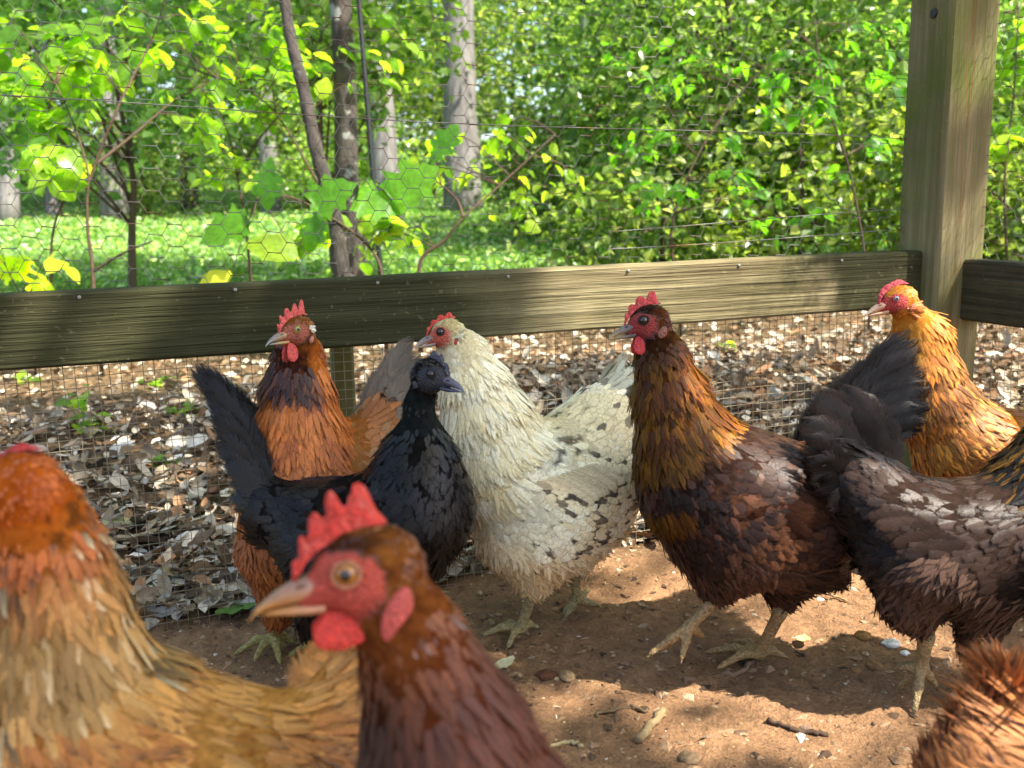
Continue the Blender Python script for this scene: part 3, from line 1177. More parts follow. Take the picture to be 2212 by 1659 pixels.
    if tl:
        tf = np.array(tl['f'])
        if len(tf) > 3: tf = np.vstack([tf, (tf[1:] + tf[:-1]) / 2 + rng.normal(0, 1, (len(tf) - 1, 7)) * np.array([3, 3, .002, 7, 7, .004, .0005])])
        tf[:, 6] *= .80
        for q, (bx, by, bd_, tx, ty, td, wd) in enumerate(tf):
            a, b = W(bx, by, bd_), W(tx, ty - tl.get('rise', 0), td)
            b = a + (b - a) * 1.12
            nn0 = nrm(-_F + rng.normal(0, 0.10, 3) + np.array(tl.get('n', (0, 0, 0))))
            d = nrm(b - a)
            nn0 = nrm(nn0 - d * (nn0 @ d))
            side = np.cross(nn0, d)
            nu, nvv = 12, 5
            uu = np.linspace(0, 1, nu)
            ww = np.interp(uu, [0, .1, .35, .7, .88, .97, 1], [.3, .6, .9, 1, .85, .45, .1]) * wd
            vv_ = np.linspace(-1, 1, nvv)
            bow = tl.get('bow', 0.12) * np.linalg.norm(b - a)
            ctr = a + np.outer(uu, b - a) + np.outer(4 * uu * (1 - uu) * bow * tl.get('bs', 1), side)
            pos = ctr[:, None] + side[None, None] * (ww[:, None] * vv_[None])[..., None] - nn0[None, None] * (0.07 * wd * (vv_ ** 2)[None, :] * np.ones((nu, 1)))[..., None]
            rip = rng.normal(0, 0.0012, (nu, nvv))
            pos += nn0 * rip[..., None]
            i = (np.arange(nu - 1)[:, None] * nvv + np.arange(nvv - 1)[None]).ravel()
            Qt = np.stack([i, i + 1, i + nvv + 1, i + nvv], -1)
            b_, t_, e_ = cf('tail', a[None], nn0[None], hl[:1], rng)
            tt = sstep(0.5, 0.95, uu)[:, None, None]
            C = b_ * (1 - tt) + t_ * tt
            ev = np.abs(vv_)[None, :, None] * 0.7
            C = C * (1 - ev) + e_ * ev
            uv = np.zeros((nu, nvv, 3)); uv[..., 0] = vv_[None]; uv[..., 1] = uu[:, None]; uv[..., 2] = rng.random()
            g = Geo(); g.add(pos.reshape(-1, 3), Qt, None, C.reshape(-1, 3), uv.reshape(-1, 3))
            link('tail_feather', g.mesh('tail_feather', fm, True, bp), root)
    # beak
    bc, bc2 = np.array(sp['beak'][0]), np.array(sp['beak'][1])
    if h.get('face', True):
        xs = [2.25, 2.8, 3.4, 4.0, 4.6, 5.05, 5.3]
        _, top = interp_fine(xs, [.38, .35, .20, -.05, -.42, -.82, -1.12], 22)
        xf, bot = interp_fine(xs, [-.72, -.74, -.74, -.76, -.82, -.98, -1.2], 22)
        _, hw = interp_fine(xs, [.82, .70, .56, .43, .30, .17, .03], 22)
        v, q, t = ring_loft(xf, top, bot, hw, 16)
        g = Geo()
        f = sstep(2.4, 4.6, v[:, 0])[:, None]
        cul = sstep(-.1, .9, (v[:, 2] + .74) / (1.1 - .28 * (v[:, 0] - 2.3)))[:, None] * .55
        g.add(HW(v), q, t, (bc * (1 - f) + bc2 * f) * (1 - cul) + C_(96, 78, 84) * cul)
        up = link('beak', g.mesh('beak', M_BEAK, True, bp), root)
        g = Geo()
        for sd in (1, -1):
            vs = SPH_V * np.array([0.26, 0.10, 0.09]) + np.array([2.95, sd * 0.60, 0.02])
            g.add(HW(vs), SPH_Q, None, bc * 0.25)
        link('nostril', g.mesh('nostril', M_BEAK, True, bp), up)
        xs = [2.1, 2.7, 3.3, 3.9, 4.4, 4.75]
        _, top = interp_fine(xs, [-.76, -.80, -.81, -.83, -.88, -.98], 18)
        xf, bot = interp_fine(xs, [-1.35, -1.36, -1.28, -1.18, -1.08, -1.02], 18)
        _, hw = interp_fine(xs, [.74, .60, .46, .33, .2, .04], 18)
        v, q, t = ring_loft(xf, top, bot, hw, 14)
        g = Geo()
        f = sstep(2.4, 4.6, v[:, 0])[:, None]
        g.add(HW(v), q, t, (bc * (1 - f) + bc2 * f) * 0.9)
        link('lower_beak', g.mesh('lower_beak', M_BEAK, True, bp), root)
        # eyes
        me = mesh_np('eye', SPH_V, SPH_Q, True, None, None, sp['eye'])
        for sd in (1, -1):
            o = link('eye', me, root)
            c = HW((1.05, 1.30 * sd, 0.35)) - bp
            axy = nrm(Lf * sd + Fw * 0.22)
            axx = nrm(Fw - axy * (Fw @ axy)) * sd
            axz = np.cross(axx, axy)
            mw = Matrix.Identity(4)
            er = sp.get('er', 0.50) * hs
            for r in range(3):
                mw[r][0], mw[r][1], mw[r][2], mw[r][3] = axx[r] * er, axy[r] * er, axz[r] * er, c[r]
            o.matrix_local = mw
            g = Geo()
            th = np.linspace(0, 2 * math.pi, 25)[:-1]
            for rr, tb, cc in ((1.08, 0.20, sp.get('lid', skin)), (1.42, 0.20, np.array(skin))):
                cen = c + bp + axy * er * (0.42 if rr < 1.2 else 0.18)
                pts = cen + er * rr * (np.cos(th)[:, None] * axx + np.sin(th)[:, None] * axz * 0.92)
                loop = np.vstack([pts, pts[:1], pts[1:2]])
                g.tube(loop, er * tb, 8, cc, cap=False)
            link('eyelid', g.mesh('eyelid', M_SKIN, True, bp), root)
        # wattles
        wt = sp.get('wattle')
        if wt:
            for sd in (1, -1):
                n_, m_ = 14, 20
                tt = np.linspace(0, 1, n_)
                pr = np.interp(tt, [0, .15, .5, .8, .95, 1], [.35, .65, 1, .9, .5, .02])
                an = np.linspace(0, 2 * math.pi, m_, endpoint=False)
                cx = wt[2] + 0.35 * tt ** 1.3
                v = np.zeros((n_, m_, 3))
                v[..., 0] = cx[:, None] + wt[1] * pr[:, None] * np.cos(an)[None]
                v[..., 1] = sd * (0.35 + 0.45 * tt[:, None]) + 0.22 * pr[:, None] * np.sin(an)[None]
                v[..., 2] = -1.05 - wt[0] * tt[:, None]
                v = v.reshape(-1, 3)
                i = np.arange(n_ - 1)[:, None] * m_; j = np.arange(m_)[None]
                q = np.stack([i + j, i + (j + 1) % m_, i + m_ + (j + 1) % m_, i + m_ + j], -1).reshape(-1, 4)
                g = Geo(); g.add(HW(v), q, None, np.array(sp['combc']) * 0.95)
                link('wattle', g.mesh('wattle', M_COMB, True, bp), root)
        lb = sp.get('lobe')
        if lb:
            for sd in (1, -1):
                v = SPH_V * np.array([lb[1], 0.28, lb[0]])
                v[:, 0] -= 0.35 * v[:, 2]
                v += np.array([-0.75, sd * 1.50, -1.0 - 0.65 * lb[0]])
                g = Geo(); g.add(HW(v), SPH_Q, None, np.array(lb[2]))
                link('ear_lobe', g.mesh('ear_lobe', M_COMB, True, bp), root)
        for (px_, py_, pz_, pr_, pc_) in sp.get('tufts', []):
            k = 60
            v = rng.normal(0, 1, (k, 3)); v = nrm(v) * pr_ * 0.4
            pts = HW(v + np.array([px_, py_, pz_]))
            T = nrm(-Fw * 0.8 - Up * 0.5 + rng.normal(0, 0.3, (k, 3)))
            nn = nrm(Lf * np.sign(py_) + rng.normal(0, 0.3, (k, 3)))
            nn = nrm(nn - T * np.einsum('ij,ij->i', nn, T)[:, None])
            cc = np.broadcast_to(np.array(pc_), (k, 3)) * rng.uniform(0.7, 1.2, (k, 1))
            g = Geo()
            feathers(g, pts, nn, T, np.full(k, pr_ * hs * 1.6), np.full(k, 0.22 * hs), cc, cc, cc, np.full(k, 0.1), np.full(k, 0.05), 'round', rng)
            link('ear_tuft', g.mesh('ear_tuft', fm, True, bp), root)
    # comb
    cb = sp.get('comb')
    if cb:
        nt, nj = 90, 7
        t = np.linspace(0, 1, nt)
        bz = spline(np.array(cb.get('curve', [(3.1, 0, .15), (2.3, 0, 1.05), (1.1, 0, 1.75), (-.4, 0, 2.0), (-1.7, 0, 1.85)])), nt)
        hgt = np.interp(t, [0, .12, .5, .85, 1], np.array([0.10, .45, 1.0, .9, .12]) * cb.get('bh', 0.9))
        for (tc, hh, wd) in cb['sp']:
            hgt += hh * np.clip(1 - (np.abs(t - tc) / wd) ** 2.2, 0, 1)
        ang = np.radians(np.linspace(cb.get('a0', 60), cb.get('a1', 115), nt))
        gd = np.stack([np.cos(ang), 0 * ang, np.sin(ang)], -1)
        jj = np.linspace(0, 1, nj)
        th = cb.get('th', 0.32)
        side = []
        wv = cb.get('wave', 0.12) * np.sin(t * 11 + 1.0)
        for sd in (1, -1):
            yy = sd * th * np.sqrt(np.clip(1 - jj ** 2.2, 0, 1)) * (1 - 0.45 * jj)
            v = bz[:, None] + gd[:, None] * (hgt[:, None] * jj[None])[..., None]
            v = v.copy()
            v[..., 1] += yy[None] + wv[:, None] * jj[None] + cb.get('flop', 0) * jj[None] ** 2
            side.append(v.reshape(-1, 3))
        i = (np.arange(nt - 1)[:, None] * nj + np.arange(nj - 1)[None]).ravel()
        q1 = np.stack([i, i + nj, i + nj + 1, i + 1], -1)
        q2 = np.stack([i, i + 1, i + nj + 1, i + nj], -1) + nt * nj
        ca = np.arange(nj - 1)
        caps = np.vstack([np.stack([ca, ca + 1, ca + 1 + nt * nj, ca + nt * nj], -1),
                          np.stack([ca + 1, ca, ca + nt * nj, ca + 1 + nt * nj], -1) + (nt - 1) * nj])
        sv = np.concatenate(side)
        sv = sv + (vnoise(sv * 3.1 + 9, 5)[:, None] - .5) * np.array([.10, .16, .10]) + (vnoise(sv * 9, 6)[:, None] - .5) * np.array([.03, .07, .03])
        cn = .72 + .36 * vnoise(sv * 2.4, 7) + .22 * (vnoise(sv * 8, 8) - .5)
        pale = sstep(.62, .8, vnoise(sv * 4.3 + 30, 9))[:, None] * .25
        ccb = np.array(sp['combc']) * cn[:, None] * (1 - pale) + C_(226, 150, 128) * pale
        g = Geo(); g.add(HW(sv), np.concatenate([q1, q2, caps]), None, ccb)
        link('comb', g.mesh('comb', M_COMB, True, bp), root)
    # legs
    for lg in sp.get('legs', []):
        LS = SDF()
        hock, ank = np.asarray(lg['hock'], float), np.asarray(lg['ankle'], float)
        rr = lg.get('r', 0.0062)
        top = np.asarray(lg['top'], float)
        LS.cone(top, rr * 1.5, hock, rr * 1.2, 0.004)
        LS.cone(hock, rr * 1.15, ank, rr * 0.95, 0.004)
        for tp in lg['toes']:
            tp = np.asarray(tp, float)
            midp = (ank + tp) / 2 + ZUP * lg.get('arch', 0.006)
            LS.cone(ank, rr * 0.85, midp, rr * 0.72, 0.004)
            LS.cone(midp, rr * 0.72, tp, rr * 0.5, 0.004)
            LS.cone(tp, rr * 0.42, tp + nrm(tp - ank) * 0.011 - ZUP * 0.003, rr * 0.12, 0.002)
        v, q = LS.mesh(0.0025)
        lc = np.array(sp['legc'])
        bands = 0.8 + 0.3 * vnoise(v * np.array([160, 160, 420]), 5)[:, None]
        link('leg', mesh_np('leg', v - bp, q, True, lc * bands, None, M_LEG), root)
    return root


def toes_flat(ank, d, L=0.048, spread=38, back=0.02):
    """three toes forward and one back, lying on the ground"""
    d = nrm(np.array([d[0], d[1], 0.0]))
    ank = np.asarray(ank, float)
    out = []
    for a, l in ((0, 1.05), (spread, 0.85), (-spread, 0.85), (180, back / L)):
        t = math.radians(a)
        q = ank + L * l * np.array([d[0] * math.cos(t) - d[1] * math.sin(t), d[0] * math.sin(t) + d[1] * math.cos(t), 0])
        q[2] = gz(q) + 0.004
        out.append(q)
    return out


def std_leg(topxyd, footxy, d, hockf=0.55, off=None, r=0.0062, L=0.048):
    top = W(*topxyd)
    f = on_ground(*footxy)
    f = f + ZUP * 0.012
    dv = nrm(np.array([d[0], d[1], 0.0]))
    hock = top * (1 - hockf) + f * hockf - dv * 0.018
    return dict(top=top, hock=hock, ankle=f, toes=toes_flat(f, d, L), r=r)


def jit(n, rng, s=0.12):
    return np.clip(rng.normal(1, s, (n, 1)), 0.6, 1.5)



def pal(P, rng, a, b=None, nz=0.0, sc=40, seed=1, s=0.13):
    n = len(P)
    c = np.broadcast_to(np.asarray(a, float), (n, 3)).copy()
    if b is not None:
        t = sstep(0.35, 0.65, vnoise(P * sc, seed) + rng.normal(0, 0.12, n))[:, None]
        c = c * (1 - t) + np.asarray(b) * t
    return c * jit(n, rng, s)


RED = C_(206, 42, 34)
FACE = C_(178, 62, 52)


# --- dark brown hen with golden hackle, striding left
def col_dark(r, P, N, hl, rng):
    if r in ('head',):
        b = pal(P, rng, C_(92, 48, 22), C_(40, 24, 16), sc=80)
        return b, b, b
    if r == 'neck':
        q = np.linalg.norm(hl, axis=1)
        bk = sstep(-0.5, 2.5, -hl[:, 0] - 0.2 * q)[:, None]          # towards the nape
        gold = pal(P, rng, C_(206, 136, 36), C_(170, 96, 26), sc=50)
        dk = pal(P, rng, C_(36, 22, 15))
        amt = (0.45 + 0.55 * sstep(2.5, 7, q)) * (0.35 + 0.65 * bk[:, 0])
        amt = np.clip(amt * rng.uniform(0.3, 1.3, len(P)), 0, 1)[:, None]
        return dk * (1 - .35 * amt) + gold * .35 * amt, dk * (1 - .5 * amt) + .5 * amt * gold, 1.35 * gold * amt + dk * (1 - amt)
    if r in ('tail',):
        b = pal(P, rng, C_(15, 12, 11)); return b, b * 1.3, b
    if r == 'flight':
        b = pal(P, rng, C_(62, 36, 24)); return b, b * 0.8, b * 1.3
    if r == 'breast':
        b = pal(P, rng, C_(50, 34, 27), C_(40, 29, 24)); k_ = rng.random(len(P)) < .3; b[k_] = pal(P[k_], rng, C_(80, 50, 36)); return b, b, b * 1.15
    if r in ('belly', 'thigh', 'rump'):
        b = pal(P, rng, C_(92, 62, 48), C_(62, 44, 36), sc=18); return b, b * 1.1, b * 1.2
    b = pal(P, rng, C_(94, 60, 41), C_(60, 41, 33), sc=16)
    k_ = rng.random(len(P)) < .35; b[k_] = pal(P[k_], rng, C_(50, 34, 28))
    return b, b * 0.9, b * 1.12


d = 1.06
hen6 = dict(seed=6, fmat=M_FEAD, skin=C_(150, 50, 44), combc=C_(206, 60, 60), beak=(C_(96, 92, 92), C_(170, 150, 110)), eye=M_EYE_DARK, er=0.50, lid=C_(40, 26, 24), legc=C_(166, 136, 92), colour=col_dark, cull=True,
    chain=[(1428, 770, 1.03, 60, 'neck'), (1446, 850, 1.04, 82, 'neck'), (1475, 940, 1.05, 106, 'neck'),
           (1508, 1030, d, 140, 'body'), (1590, 1090, d, 178, 'body'), (1690, 1110, 1.07, 158, 'body'), (1755, 1060, 1.08, 105, 'rump'), (1800, 980, 1.09, 60, 'rump')],
    head=dict(eye=(1391, 692, 1.005), yaw=8, pitch=-12, sgn=-1, s=0.93, fx=1.9, fz=1.45),
    thighs=[((1590, 1180, 1.03, 90), (1552, 1258, 1.04, 34)), ((1700, 1190, 1.08, 90), (1690, 1275, 1.08, 36)), ((1760, 1150, 1.08, 80), (1790, 1225, 1.09, 45))],
    wings=[dict(a=(1545, 1020, 0.975), b=(1790, 1100, 1.0), h=80, t=0.011, out=(1660, 1050, 0.5))],
    tail=dict(bow=0.06, f=[(1745, 1000, 1.08, 1945, 742, 1.10, .023), (1750, 1010, 1.07, 1965, 775, 1.09, .024), (1755, 1010, 1.06, 1978, 815, 1.08, .024), (1760, 1010, 1.055, 1985, 855, 1.07, .024), (1765, 1015, 1.05, 1975, 895, 1.06, .024), (1765, 1020, 1.045, 1955, 930, 1.055, .024),
                           (1730, 985, 1.08, 1890, 790, 1.11, .022), (1725, 970, 1.085, 1850, 830, 1.11, .022), (1720, 950, 1.09, 1810, 860, 1.11, .022)]),
    comb=dict(bh=0.7, sp=[(.2, .25, .07), (.38, .4, .08), (.58, .6, .10), (.80, 0.9, .12)], th=.3), wattle=(2.4, 0.95, 1.55), lobe=(0.75, 0.6, C_(140, 84, 66)),
    legs=[])
fA = on_ground(1640, 1432) + ZUP * 0.012
fB = W(1490, 1352, 1.045)
hen6['legs'] = [dict(top=W(1690, 1290, 1.08), hock=W(1684, 1325, 1.075), ankle=fA, toes=[on_ground(1535, 1416) + ZUP * .006, on_ground(1560, 1448) + ZUP * .006, on_ground(1590, 1395) + ZUP * .006, on_ground(1690, 1425) + ZUP * .005], r=0.0066),
                dict(top=W(1590, 1265, 1.045), hock=W(1548, 1292, 1.04), ankle=fB, arch=0.0, toes=[W(1410, 1408, 1.03), W(1474, 1415, 1.03), W(1440, 1395, 1.06), W(1515, 1372, 1.07)], r=0.0064)]
hen6['base'] = np.array([fA[0], fA[1], gz(fA)])

# --- cream hen with dark brown flecks
def col_cream(r, P, N, hl, rng):
    n = len(P)
    cream = C_(226, 214, 178)
    if r == 'head':
        b = pal(P, rng, C_(214, 200, 150), C_(190, 168, 112), sc=70); return b, b, b
    if r == 'neck':
        b = pal(P, rng, C_(248, 238, 200), C_(234, 216, 166), sc=40, s=.05); return b, b, b * 1.06
    if r in ('belly', 'thigh'):
        b = pal(P, rng, C_(244, 222, 176), C_(232, 198, 142), sc=22, s=.06)
        k = rng.random(n) < 0.004
        b[k] = C_(90, 76, 58)
        return b, b, b
    if r in ('breast',):
        b = pal(P, rng, C_(246, 236, 200), C_(232, 210, 156), sc=18, s=.06)
        t = b.copy(); k = rng.random(n) < 0.03; t[k] = C_(104, 86, 66)
        return b, t, b
    if r == 'tail':
        b = pal(P, rng, C_(186, 174, 142)); return b, b * 0.7, b
    if r == 'flight':
        b = pal(P, rng, C_(226, 208, 164)); return b, b, b
    b = pal(P, rng, C_(250, 240, 206), C_(242, 222, 174), sc=25, s=.05)
    t = b.copy()
    pr = 0.26 if r == 'wing' else (0.14 if r == 'rump' else 0.10)
    if r == 'rump': b = b * .62; t = b.copy()
    k = (vnoise(P * np.array([75, 75, 95]), 9) + rng.normal(0, .04, n) > (.66 if r in ('wing', 'rump') else .74)) | (rng.random(n) < .015)
    t[k] = pal(P[k], rng, C_(104, 88, 70), C_(58, 46, 38), sc=60)
    e = b.copy()
    u_ = rng.uniform(.6, 1, n)[:, None]
    e[k] = (t * u_ + b * (1 - u_))[k]
    u_ = rng.uniform(.55, 1, n)[:, None]
    b[k] = (t * u_ + b * (1 - u_))[k]
    return b, t, e


d = 1.16
hen5 = dict(seed=5, fmat=M_FEAW, skin=C_(196, 92, 70), combc=C_(214, 62, 44), beak=(C_(150, 130, 116), C_(176, 164, 150)), eye=M_EYE_DARK, er=0.50, lid=C_(60, 34, 26), legc=C_(160, 144, 100), colour=col_cream, cull=True,
    chain=[(995, 762, 1.115, 58, 'neck'), (1022, 830, 1.12, 76, 'neck'), (1050, 910, 1.13, 102, 'neck'),
           (1095, 1010, 1.14, 124, 'body'), (1165, 1075, d, 162, 'body'), (1240, 1035, 1.18, 150, 'body'), (1293, 950, 1.20, 114, 'rump'), (1340, 860, 1.21, 66, 'rump')],
    head=dict(eye=(952, 717, 1.085), yaw=10, pitch=-14, sgn=-1, s=0.82, fx=1.75, fz=1.35),
    thighs=[((1130, 1170, 1.14, 90), (1145, 1258, 1.15, 26)), ((1240, 1140, 1.18, 90), (1245, 1205, 1.19, 34)), ((1190, 1170, 1.16, 76), (1170, 1215, 1.16, 46))],
    wings=[dict(a=(1110, 960, 1.075), b=(1330, 1045, 1.10), h=80, t=0.011, out=(1220, 990, 0.5))],
    tail=dict(bow=0.04, f=[(1280, 960, 1.2, 1348, 775, 1.22, .013), (1290, 970, 1.19, 1375, 800, 1.21, .013), (1300, 980, 1.18, 1392, 845, 1.2, .013), (1300, 985, 1.175, 1395, 890, 1.19, .013), (1270, 950, 1.2, 1322, 795, 1.23, .012)]),
    comb=dict(bh=0.5, sp=[(.2, .2, .07), (.4, .28, .07), (.6, .35, .08), (.8, .4, .1)], th=.3), lobe=(0.6, 0.4, C_(190, 66, 54)),
    tufts=[(-0.6, 1.3, -0.7, 1.1, C_(220, 210, 170)), (-0.6, -1.3, -0.7, 1.1, C_(220, 210, 170))])
fA, fB = on_ground(1125, 1378) + ZUP * .012, on_ground(1243, 1325) + ZUP * .012
hen5['legs'] = [dict(top=W(1147, 1262, 1.15), hock=W(1147, 1290, 1.15), ankle=fA, toes=[on_ground(1048, 1380) + ZUP * .006, on_ground(1100, 1402) + ZUP * .006, on_ground(1080, 1362) + ZUP * .006, on_ground(1158, 1362) + ZUP * .005]),
                dict(top=W(1252, 1225, 1.2), hock=W(1240, 1250, 1.19), ankle=W(1247, 1290, 1.2), arch=-0.002, toes=[on_ground(1225, 1335) + ZUP * .006, W(1222, 1318, 1.2), W(1288, 1305, 1.21), W(1270, 1275, 1.23)])]
hen5['base'] = np.array([fA[0], fA[1], gz(fA)])

# --- black pullet
def col_black(r, P, N, hl, rng):
    b = pal(P, rng, C_(32, 27, 24), C_(22, 20, 19), sc=20, s=.3)
    if r in ('back', 'rump', 'wing'):
        t = sstep(0.4, 0.65, vnoise(P * 16, 4))[:, None]
        b = b * (1 - t) + pal(P, rng, C_(30, 33, 46)) * t
    if r in ('neck',):
        b = pal(P, rng, C_(28, 32, 31), C_(40, 42, 38), sc=60)
    return b, b * 0.7, b * 1.25


d = 1.0
hen4 = dict(seed=4, fmat=M_FEAB, skin=C_(48, 48, 54), combc=C_(66, 66, 76), beak=(C_(62, 66, 80), C_(84, 90, 112)), eye=M_EYE_DARK, er=0.46, lid=C_(36, 36, 40), legc=C_(60, 60, 60), colour=col_black, cull=True,
    chain=[(905, 875, 0.975, 37, 'neck'), (907, 925, 0.98, 44, 'neck'), (906, 968, 0.985, 66, 'neck'), (902, 1015, 0.985, 100, 'body'),
           (905, 1090, 0.99, 122, 'body'), (830, 1140, 1.0, 128, 'body'), (700, 1140, 1.02, 112, 'body'), (610, 1110, 1.03, 78, 'rump'), (570, 1050, 1.04, 56, 'rump')],
    head=dict(eye=(930, 808, 0.945), yaw=32, pitch=-12, sgn=1, s=0.88, fx=2.0, fz=1.5),
    thighs=[((720, 1220, 1.0, 90), (690, 1330, 1.03, 50)), ((860, 1190, 1.0, 90), (830, 1300, 1.02, 50))],
    wings=[dict(a=(880, 1080, 0.925), b=(640, 1140, 0.965), h=75, t=0.011, out=(760, 1060, 0.5))],
    reg={'neck': dict(L=.02, W=.003)},
    tail=dict(bow=0.05, bs=-1, f=[(600, 1090, 1.03, 428, 812, 1.05, .021), (600, 1090, 1.02, 445, 815, 1.035, .022), (595, 1090, 1.02, 460, 850, 1.025, .023), (590, 1100, 1.015, 470, 900, 1.02, .023), (585, 1110, 1.01, 480, 950, 1.015, .023), (585, 1120, 1.005, 500, 1000, 1.01, .023),
                           (620, 1080, 1.04, 470, 830, 1.06, .022), (630, 1070, 1.045, 520, 880, 1.06, .022), (640, 1060, 1.04, 560, 930, 1.055, .022), (655, 1060, 1.03, 620, 965, 1.04, .021)]),
    comb=dict(bh=0.55, sp=[(.25, .2, .1), (.5, .35, .1), (.75, .4, .12)], th=.35, curve=[(2.6, 0, .6), (2.0, 0, 1.2), (1.1, 0, 1.8), (0.2, 0, 2.0), (-.7, 0, 2.0)]), lobe=(0.45, 0.4, C_(52, 52, 60)))
hen4['legs'] = [dict(top=W(690, 1310, 1.03), hock=W(690, 1350, 1.04), ankle=on_ground(700, 1440) + ZUP * .012, toes=toes_flat(on_ground(700, 1440), (1, -.2, 0))),
                dict(top=W(830, 1290, 1.02), hock=W(820, 1330, 1.03), ankle=on_ground(850, 1450) + ZUP * .012, toes=toes_flat(on_ground(850, 1450), (1, -.2, 0)))]
hen4['base'] = on_ground(760, 1445)

# --- red-brown hen behind the black pullet
def col_red(r, P, N, hl, rng):
    if r == 'head':
        b = pal(P, rng, C_(130, 76, 32), C_(104, 58, 26), sc=80); return b, b, b
    if r == 'neck':
        q = np.linalg.norm(hl, axis=1)
        fr = sstep(-0.9, 0.4, hl[:, 0] + 0.03 * q) * sstep(10.5, 6.5, q) * sstep(2.2, 3.2, q)
        fr = np.clip(fr + rng.normal(0, .12, len(P)) * (fr > .05), 0, 1)[:, None]
        b = pal(P, rng, C_(186, 104, 38), C_(158, 82, 30), sc=40) * (1 - fr) + pal(P, rng, C_(52, 28, 22)) * fr
        return b, b * 1.1, b * 1.05
    if r == 'tail':
        b = pal(P, rng, C_(120, 104, 84)); return b, b * 0.7, b * 1.1
    if r in ('rump', 'back', 'flight', 'wing'):
        b = pal(P, rng, C_(140, 104, 66), C_(150, 92, 44), sc=18); return b, b, b * 1.15
    b = pal(P, rng, C_(174, 100, 44), C_(150, 82, 34), sc=25)
    return b, b * 1.1, b * 1.05


hen3 = dict(seed=3, fmat=M_FEA, skin=C_(172, 92, 70), combc=C_(214, 84, 74), beak=(C_(190, 150, 90), C_(150, 146, 132)), eye=M_EYE_YELLOW, er=0.47, lid=C_(150, 120, 60), legc=C_(160, 144, 84), colour=col_red, cull=True,
    chain=[(645, 768, 1.075, 56, 'neck'), (643, 840, 1.08, 76, 'neck'), (645, 930, 1.085, 102, 'neck'),
           (650, 1030, 1.09, 134, 'body'), (670, 1110, 1.10, 148, 'body'), (740, 1080, 1.12, 130, 'body'), (790, 990, 1.13, 95, 'rump'), (815, 910, 1.135, 58, 'rump')],
    head=dict(eye=(643, 711, 1.035), yaw=48, pitch=-12, sgn=-1, s=0.85, fx=1.9, fz=1.35),
    thighs=[((610, 1200, 1.09, 90), (600, 1310, 1.10, 36)), ((720, 1200, 1.11, 90), (715, 1300, 1.12, 36))],
    tail=dict(bow=0.06, f=[(770, 980, 1.13, 878, 752, 1.145, .022), (780, 990, 1.12, 892, 778, 1.135, .023), (785, 990, 1.115, 893, 815, 1.13, .023), (760, 975, 1.135, 855, 790, 1.15, .022), (790, 1000, 1.11, 880, 860, 1.125, .022)]),
    comb=dict(bh=0.8, sp=[(.12, .5, .06), (.3, .6, .06), (.48, .7, .07), (.66, .9, .07), (.84, 1.3, .09)], th=.3), wattle=(2.7, 0.85, 1.7), lobe=(0.5, 0.35, C_(190, 120, 100)),
    tufts=[(-0.75, 1.6, 0.1, 0.5, C_(225, 215, 190)), (-0.75, -1.6, 0.1, 0.5, C_(225, 215, 190))])
fA = on_ground(592, 1402) + ZUP * .014
hen3['legs'] = [dict(top=W(603, 1290, 1.10), hock=W(606, 1325, 1.105), ankle=fA, toes=[on_ground(520, 1415) + ZUP * .006, on_ground(603, 1432) + ZUP * .006, on_ground(555, 1428) + ZUP * .006, on_ground(628, 1395) + ZUP * .006], r=.007),
                dict(top=W(715, 1290, 1.12), hock=W(715, 1320, 1.12), ankle=on_ground(720, 1395) + ZUP * .012, toes=toes_flat(on_ground(720, 1395), (-1, -.4, 0)))]
hen3['base'] = np.array([fA[0], fA[1], gz(fA)])

# --- buff hen by the corner post
def col_buff(r, P, N, hl, rng):
    n = len(P)
    if r == 'head':
        b = pal(P, rng, C_(206, 128, 42), C_(184, 104, 30), sc=60, s=.08); return b, b, b
    if r == 'neck':
        q = np.linalg.norm(hl, axis=1)
        b = pal(P, rng, C_(214, 146, 58), C_(200, 120, 40), sc=40, s=.1)
        dk = sstep(6, 10, q) * (rng.random(n) < 0.7)
        c = b * (1 - 0.8 * dk[:, None]) + C_(52, 38, 24) * 0.8 * dk[:, None]
        return c, c, b * 1.15
    if r == 'tail':
        b = pal(P, rng, C_(60, 44, 30)); return b, b, b
    b = pal(P, rng, C_(192, 124, 56), C_(164, 98, 44), sc=22)
    return b, b * 0.85, b * 1.2


hen9 = dict(seed=9, fmat=M_FEA, skin=C_(190, 60, 54), combc=C_(214, 72, 80), beak=(C_(214, 160, 122), C_(222, 186, 150)), eye=M_EYE_GREY, er=0.42, legc=C_(150, 130, 80), colour=col_buff, cull=True,
    chain=[(1985, 725, 1.27, 60, 'neck'), (2000, 800, 1.275, 70, 'neck'), (2022, 880, 1.28, 88, 'neck'),
           (2090, 975, 1.28, 112, 'body'), (2200, 1010, 1.27, 125, 'body'), (2310, 1010, 1.26, 110, 'body'), (2390, 960, 1.26, 70, 'rump')],
    head=dict(eye=(1937, 645, 1.225), yaw=5, pitch=-14, sgn=-1, s=0.98, fx=1.9, fz=1.2),
    wings=[dict(a=(2080, 1000, 1.205), b=(2330, 1060, 1.20), h=70, t=0.011, out=(2200, 1020, 0.5))],
    thighs=[((2180, 1090, 1.28, 80), (2180, 1180, 1.3, 40)), ((2240, 1090, 1.28, 80), (2260, 1180, 1.3, 40))],
    tail=dict(f=[(2370, 1000, 1.27, 2500, 840, 1.28, .023), (2370, 1010, 1.27, 2520, 890, 1.28, .023)]),
    comb=dict(bh=0.65, sp=[(.35, .15, .2), (.7, .15, .15)], th=.5, wave=0.2), lobe=(0.6, 0.5, C_(190, 96, 60)),
    tufts=[(-0.5, 1.2, -1.2, 1.2, C_(196, 116, 46)), (-0.5, -1.2, -1.2, 1.2, C_(196, 116, 46))])
